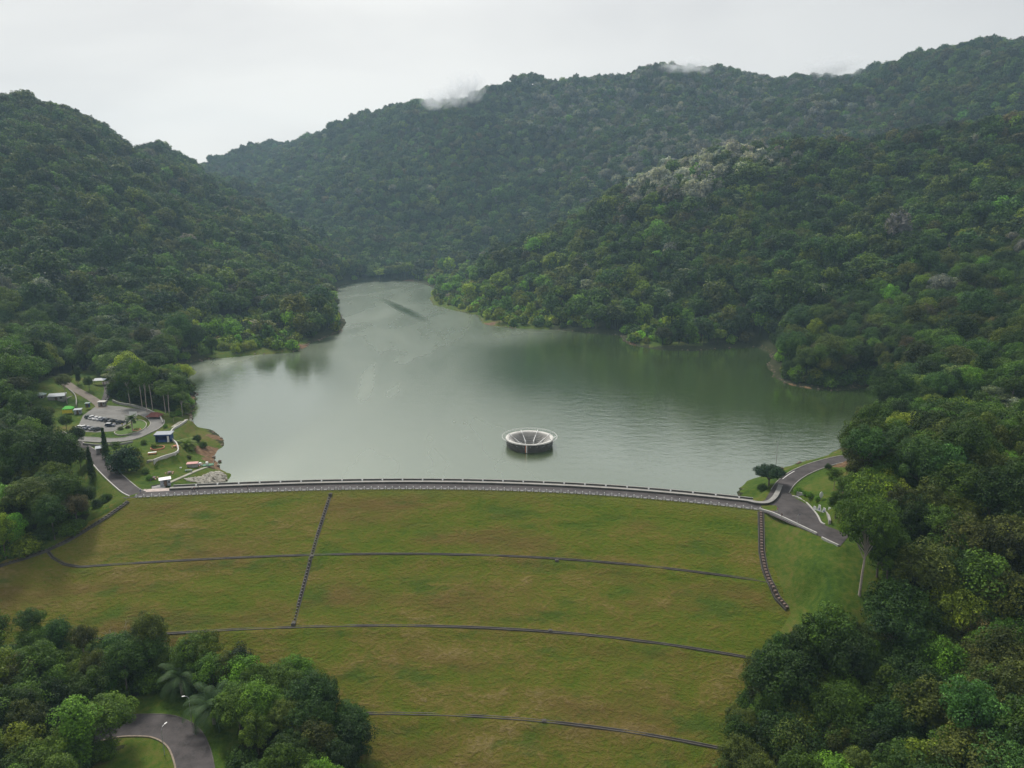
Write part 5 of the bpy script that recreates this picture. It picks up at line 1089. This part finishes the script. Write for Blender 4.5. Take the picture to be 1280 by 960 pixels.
# people
def person_mesh(shirt, trousers, pose):
    bm = bmesh.new(); me = bpy.data.meshes.new('person')
    st = [0.0, 0.22, -0.18][pose]
    J = [((0, 0, .95), .135), ((0, 0, 1.15), .13), ((0, 0, 1.38), .155), ((0, 0, 1.5), .065), ((0, .02, 1.6), .085), ((0, .02, 1.72), .075),
         ((.1, 0, .88), .095), ((.11, st*.5+.03, .48), .065), ((.11, st, .07), .05), ((.11, st+.14, .04), .04), ((-.1, 0, .88), .095), ((-.11, -st*.5+.03, .48), .065), ((-.11, -st, .07), .05), ((-.11, -st+.14, .04), .04),
         ((.2, 0, 1.42), .06), ((.26, -.04, 1.14), .045), ((.27, .1, .9), .035), ((.27, .13, .8), .03), ((-.2, 0, 1.42), .06), ((-.26, -.04, 1.14), .045), ((-.27, .1, .9), .035), ((-.27, .13, .8), .03)]
    E_ = [(0, 1), (1, 2), (2, 3), (3, 4), (4, 5), (0, 6), (6, 7), (7, 8), (8, 9), (0, 10), (10, 11), (11, 12), (12, 13), (2, 14), (14, 15), (15, 16), (16, 17), (2, 18), (18, 19), (19, 20), (20, 21)]
    me.from_pydata([j[0] for j in J], E_, []); o = bpy.data.objects.new('t', me); COL.objects.link(o); o.modifiers.new('s', 'SKIN'); o.modifiers.new('u', 'SUBSURF').levels = 1
    for v, j in zip(me.skin_vertices[0].data, J): v.radius = (j[1], j[1])
    me.skin_vertices[0].data[0].use_root = True
    dg = bpy.context.evaluated_depsgraph_get(); out = bpy.data.meshes.new_from_object(o.evaluated_get(dg)); bpy.data.objects.remove(o)
    for m_ in (M['skin'], shirt, trousers, M['hair']): out.materials.append(m_)
    for f_ in out.polygons:
        c_ = f_.center; f_.material_index = 3 if c_.z > 1.66 or (c_.z > 1.55 and c_.y < -.02) else 0 if c_.z > 1.47 else 2 if c_.z < .98 and abs(c_.x) < .2 and c_.z > .1 else 1 if c_.z > 1.1 and abs(c_.x) < .33 else 0 if c_.z > .7 else 3
        f_.use_smooth = True
    return out
def person(p, rz, shirt, tr_, pose, label): o = link('person', person_mesh(shirt, tr_, pose), None, tuple(p), rz); tag(o, label, 'person')
RZ_ = ZC+0.06
person(W(243.5, 613.5, RZ_), 1.5, M['cloth_pink'], M['cloth_dark'], 1, 'person in a pinkish top walking the crest road near the pump house')
person(W(248, 612.5, RZ_), 1.5, M['cloth_dark'], M['cloth_dark'], 2, 'person in dark clothes walking just ahead of the one in pink')
person(W(240.5, 613.8, RZ_), 1.3, M['cloth_white'], M['cloth_dark'], 1, 'person in a white top at the left of the group of three walkers')
person(W(425, 612.5, RZ_), -1.5, M['cloth_white'], M['cloth_dark'], 2, 'lone person in a white top on the crest road near the cross drain')
person(W(310, 612.5, RZ_), 1.4, M['cloth_dark'], M['cloth_dark'], 1, 'lone person in dark clothes on the left part of the crest road')
person(W(971.5, 640, RZ_), .4, M['cloth_pink'], M['cloth_white'], 1, 'person in pink and white standing near the long pale junction wall')
person(W(977, 647, RZ_), 2.0, M['cloth_dark'], M['cloth_dark'], 0, 'person in dark clothes beside the long pale junction wall')
person(W(175.5, 615.5, 5.7), 1.0, M['cloth_white'], M['blue'], 1, 'person in a pale top at the bend where the footpath meets the dam road')
person(W(153, 533, LZ+.05), 1.0, M['yellow'], M['cloth_dark'], 0, 'person in a yellow top beside the parked black car')
# rocks on the left spit and along the shores
rr = random.Random(9); spit = [W(x, y, .5)[:2] for x, y in [(232, 608.5), (248, 604), (264, 597), (275, 591), (283, 594), (284, 599), (274, 603), (254, 608), (236, 610)]]
mb = MB(); k = 0
while k < 650:
    x = rr.uniform(min(p[0] for p in spit), max(p[0] for p in spit)); y = rr.uniform(min(p[1] for p in spit), max(p[1] for p in spit))
    if inside(np.array([x]), np.array([y]), spit)[0]: rock_blob(mb, (x, y, h1(x, y) if k % 12 == 0 else 0), rr.uniform(.2, .7), rr); k += 1
RV = np.array(mb.v); RZh = hfun(RV[:, 0], RV[:, 1])
mb.v = [(v[0], v[1], (v[2] if abs(v[2]) < .9 else 0)*0.9+max(0.0, z)+.1) for v, z in zip(RV, RZh)]
o = mb.build('shore_rocks', M['rock']); tag(o, 'pale boulders heaped on the spit below the dam\'s left end', 'rocks', kind='stuff')
mb = MB(); P_ = np.array(LAKE[:len(shore)])
for i in range(len(P_)-1):
    a, b = P_[i], P_[i+1]; L_ = np.linalg.norm(b-a)
    for k in range(int(L_/2.2)):
        if rr.random() < .45: continue
        t_ = rr.random(); p_ = a+(b-a)*t_+np.array([rr.uniform(-2, 2), rr.uniform(-2, 2)]); rock_blob(mb, (p_[0], p_[1], 0.15), rr.uniform(.3, 1.1), rr)
o = mb.build('shore_stones', plain('brown_stone', (0.15, 0.11, 0.08), var=.5)); tag(o, 'brown stones scattered at the waterline round the lake', 'stones', kind='stuff')

# ------------------------------------------------------------------ air
def volume_mat(name, col, dens, noisy=None):
    m = bpy.data.materials.new(name); m.use_nodes = True; nt = m.node_tree; nt.nodes.clear(); o = nn(nt, 'ShaderNodeOutputMaterial'); v = nn(nt, 'ShaderNodeVolumePrincipled')
    v.inputs['Color'].default_value = col+(1,); v.inputs['Density'].default_value = dens; v.inputs['Anisotropy'].default_value = 0.2; nt.links.new(v.outputs[0], o.inputs['Volume'])
    if noisy:
        t_ = nn(nt, 'ShaderNodeTexCoord'); ns = noise(nt, t_.outputs['Object'], noisy, 4, 0.6, 0.5)
        g_ = nn(nt, 'ShaderNodeVectorMath', operation='LENGTH'); nt.links.new(t_.outputs['Object'], g_.inputs[0])
        f_ = math_n(nt, 'MULTIPLY', math_n(nt, 'SUBTRACT', 1.0, g_.outputs['Value'], clamp=True), math_n(nt, 'SUBTRACT', ns, 0.42, clamp=True)); nt.links.new(math_n(nt, 'MULTIPLY', f_, dens*8), v.inputs['Density'])
    return m
b = MB(); b.box((0, 750, 205), (4400, 4100, 520)); hz = b.build('haze', volume_mat('haze', (0.56, 0.80, 1.0), 0.00011)); tag(hz, kind='stuff')

mm = volume_mat('mist', (0.95, 0.97, 1.0), 0.04, 1.3)
for k, (x, y, Y_, sx, sy, sz_) in enumerate([(548, 124, 1800, 50, 60, 30), (572, 112, 1800, 42, 50, 46), (592, 108, 1800, 34, 50, 40), (858, 84, 1800, 70, 60, 26), (1042, 84, 1700, 75, 60, 30)]):
    p_ = D(x, y, Y_, 0); bm = bmesh.new(); bmesh.ops.create_icosphere(bm, subdivisions=3, radius=1.0); me = bpy.data.meshes.new('mist'); bm.to_mesh(me); bm.free(); me.materials.append(mm)
    o = link('mist', me, None, tuple(p_)); o.scale = (sx, sy, sz_); tag(o, kind='stuff')
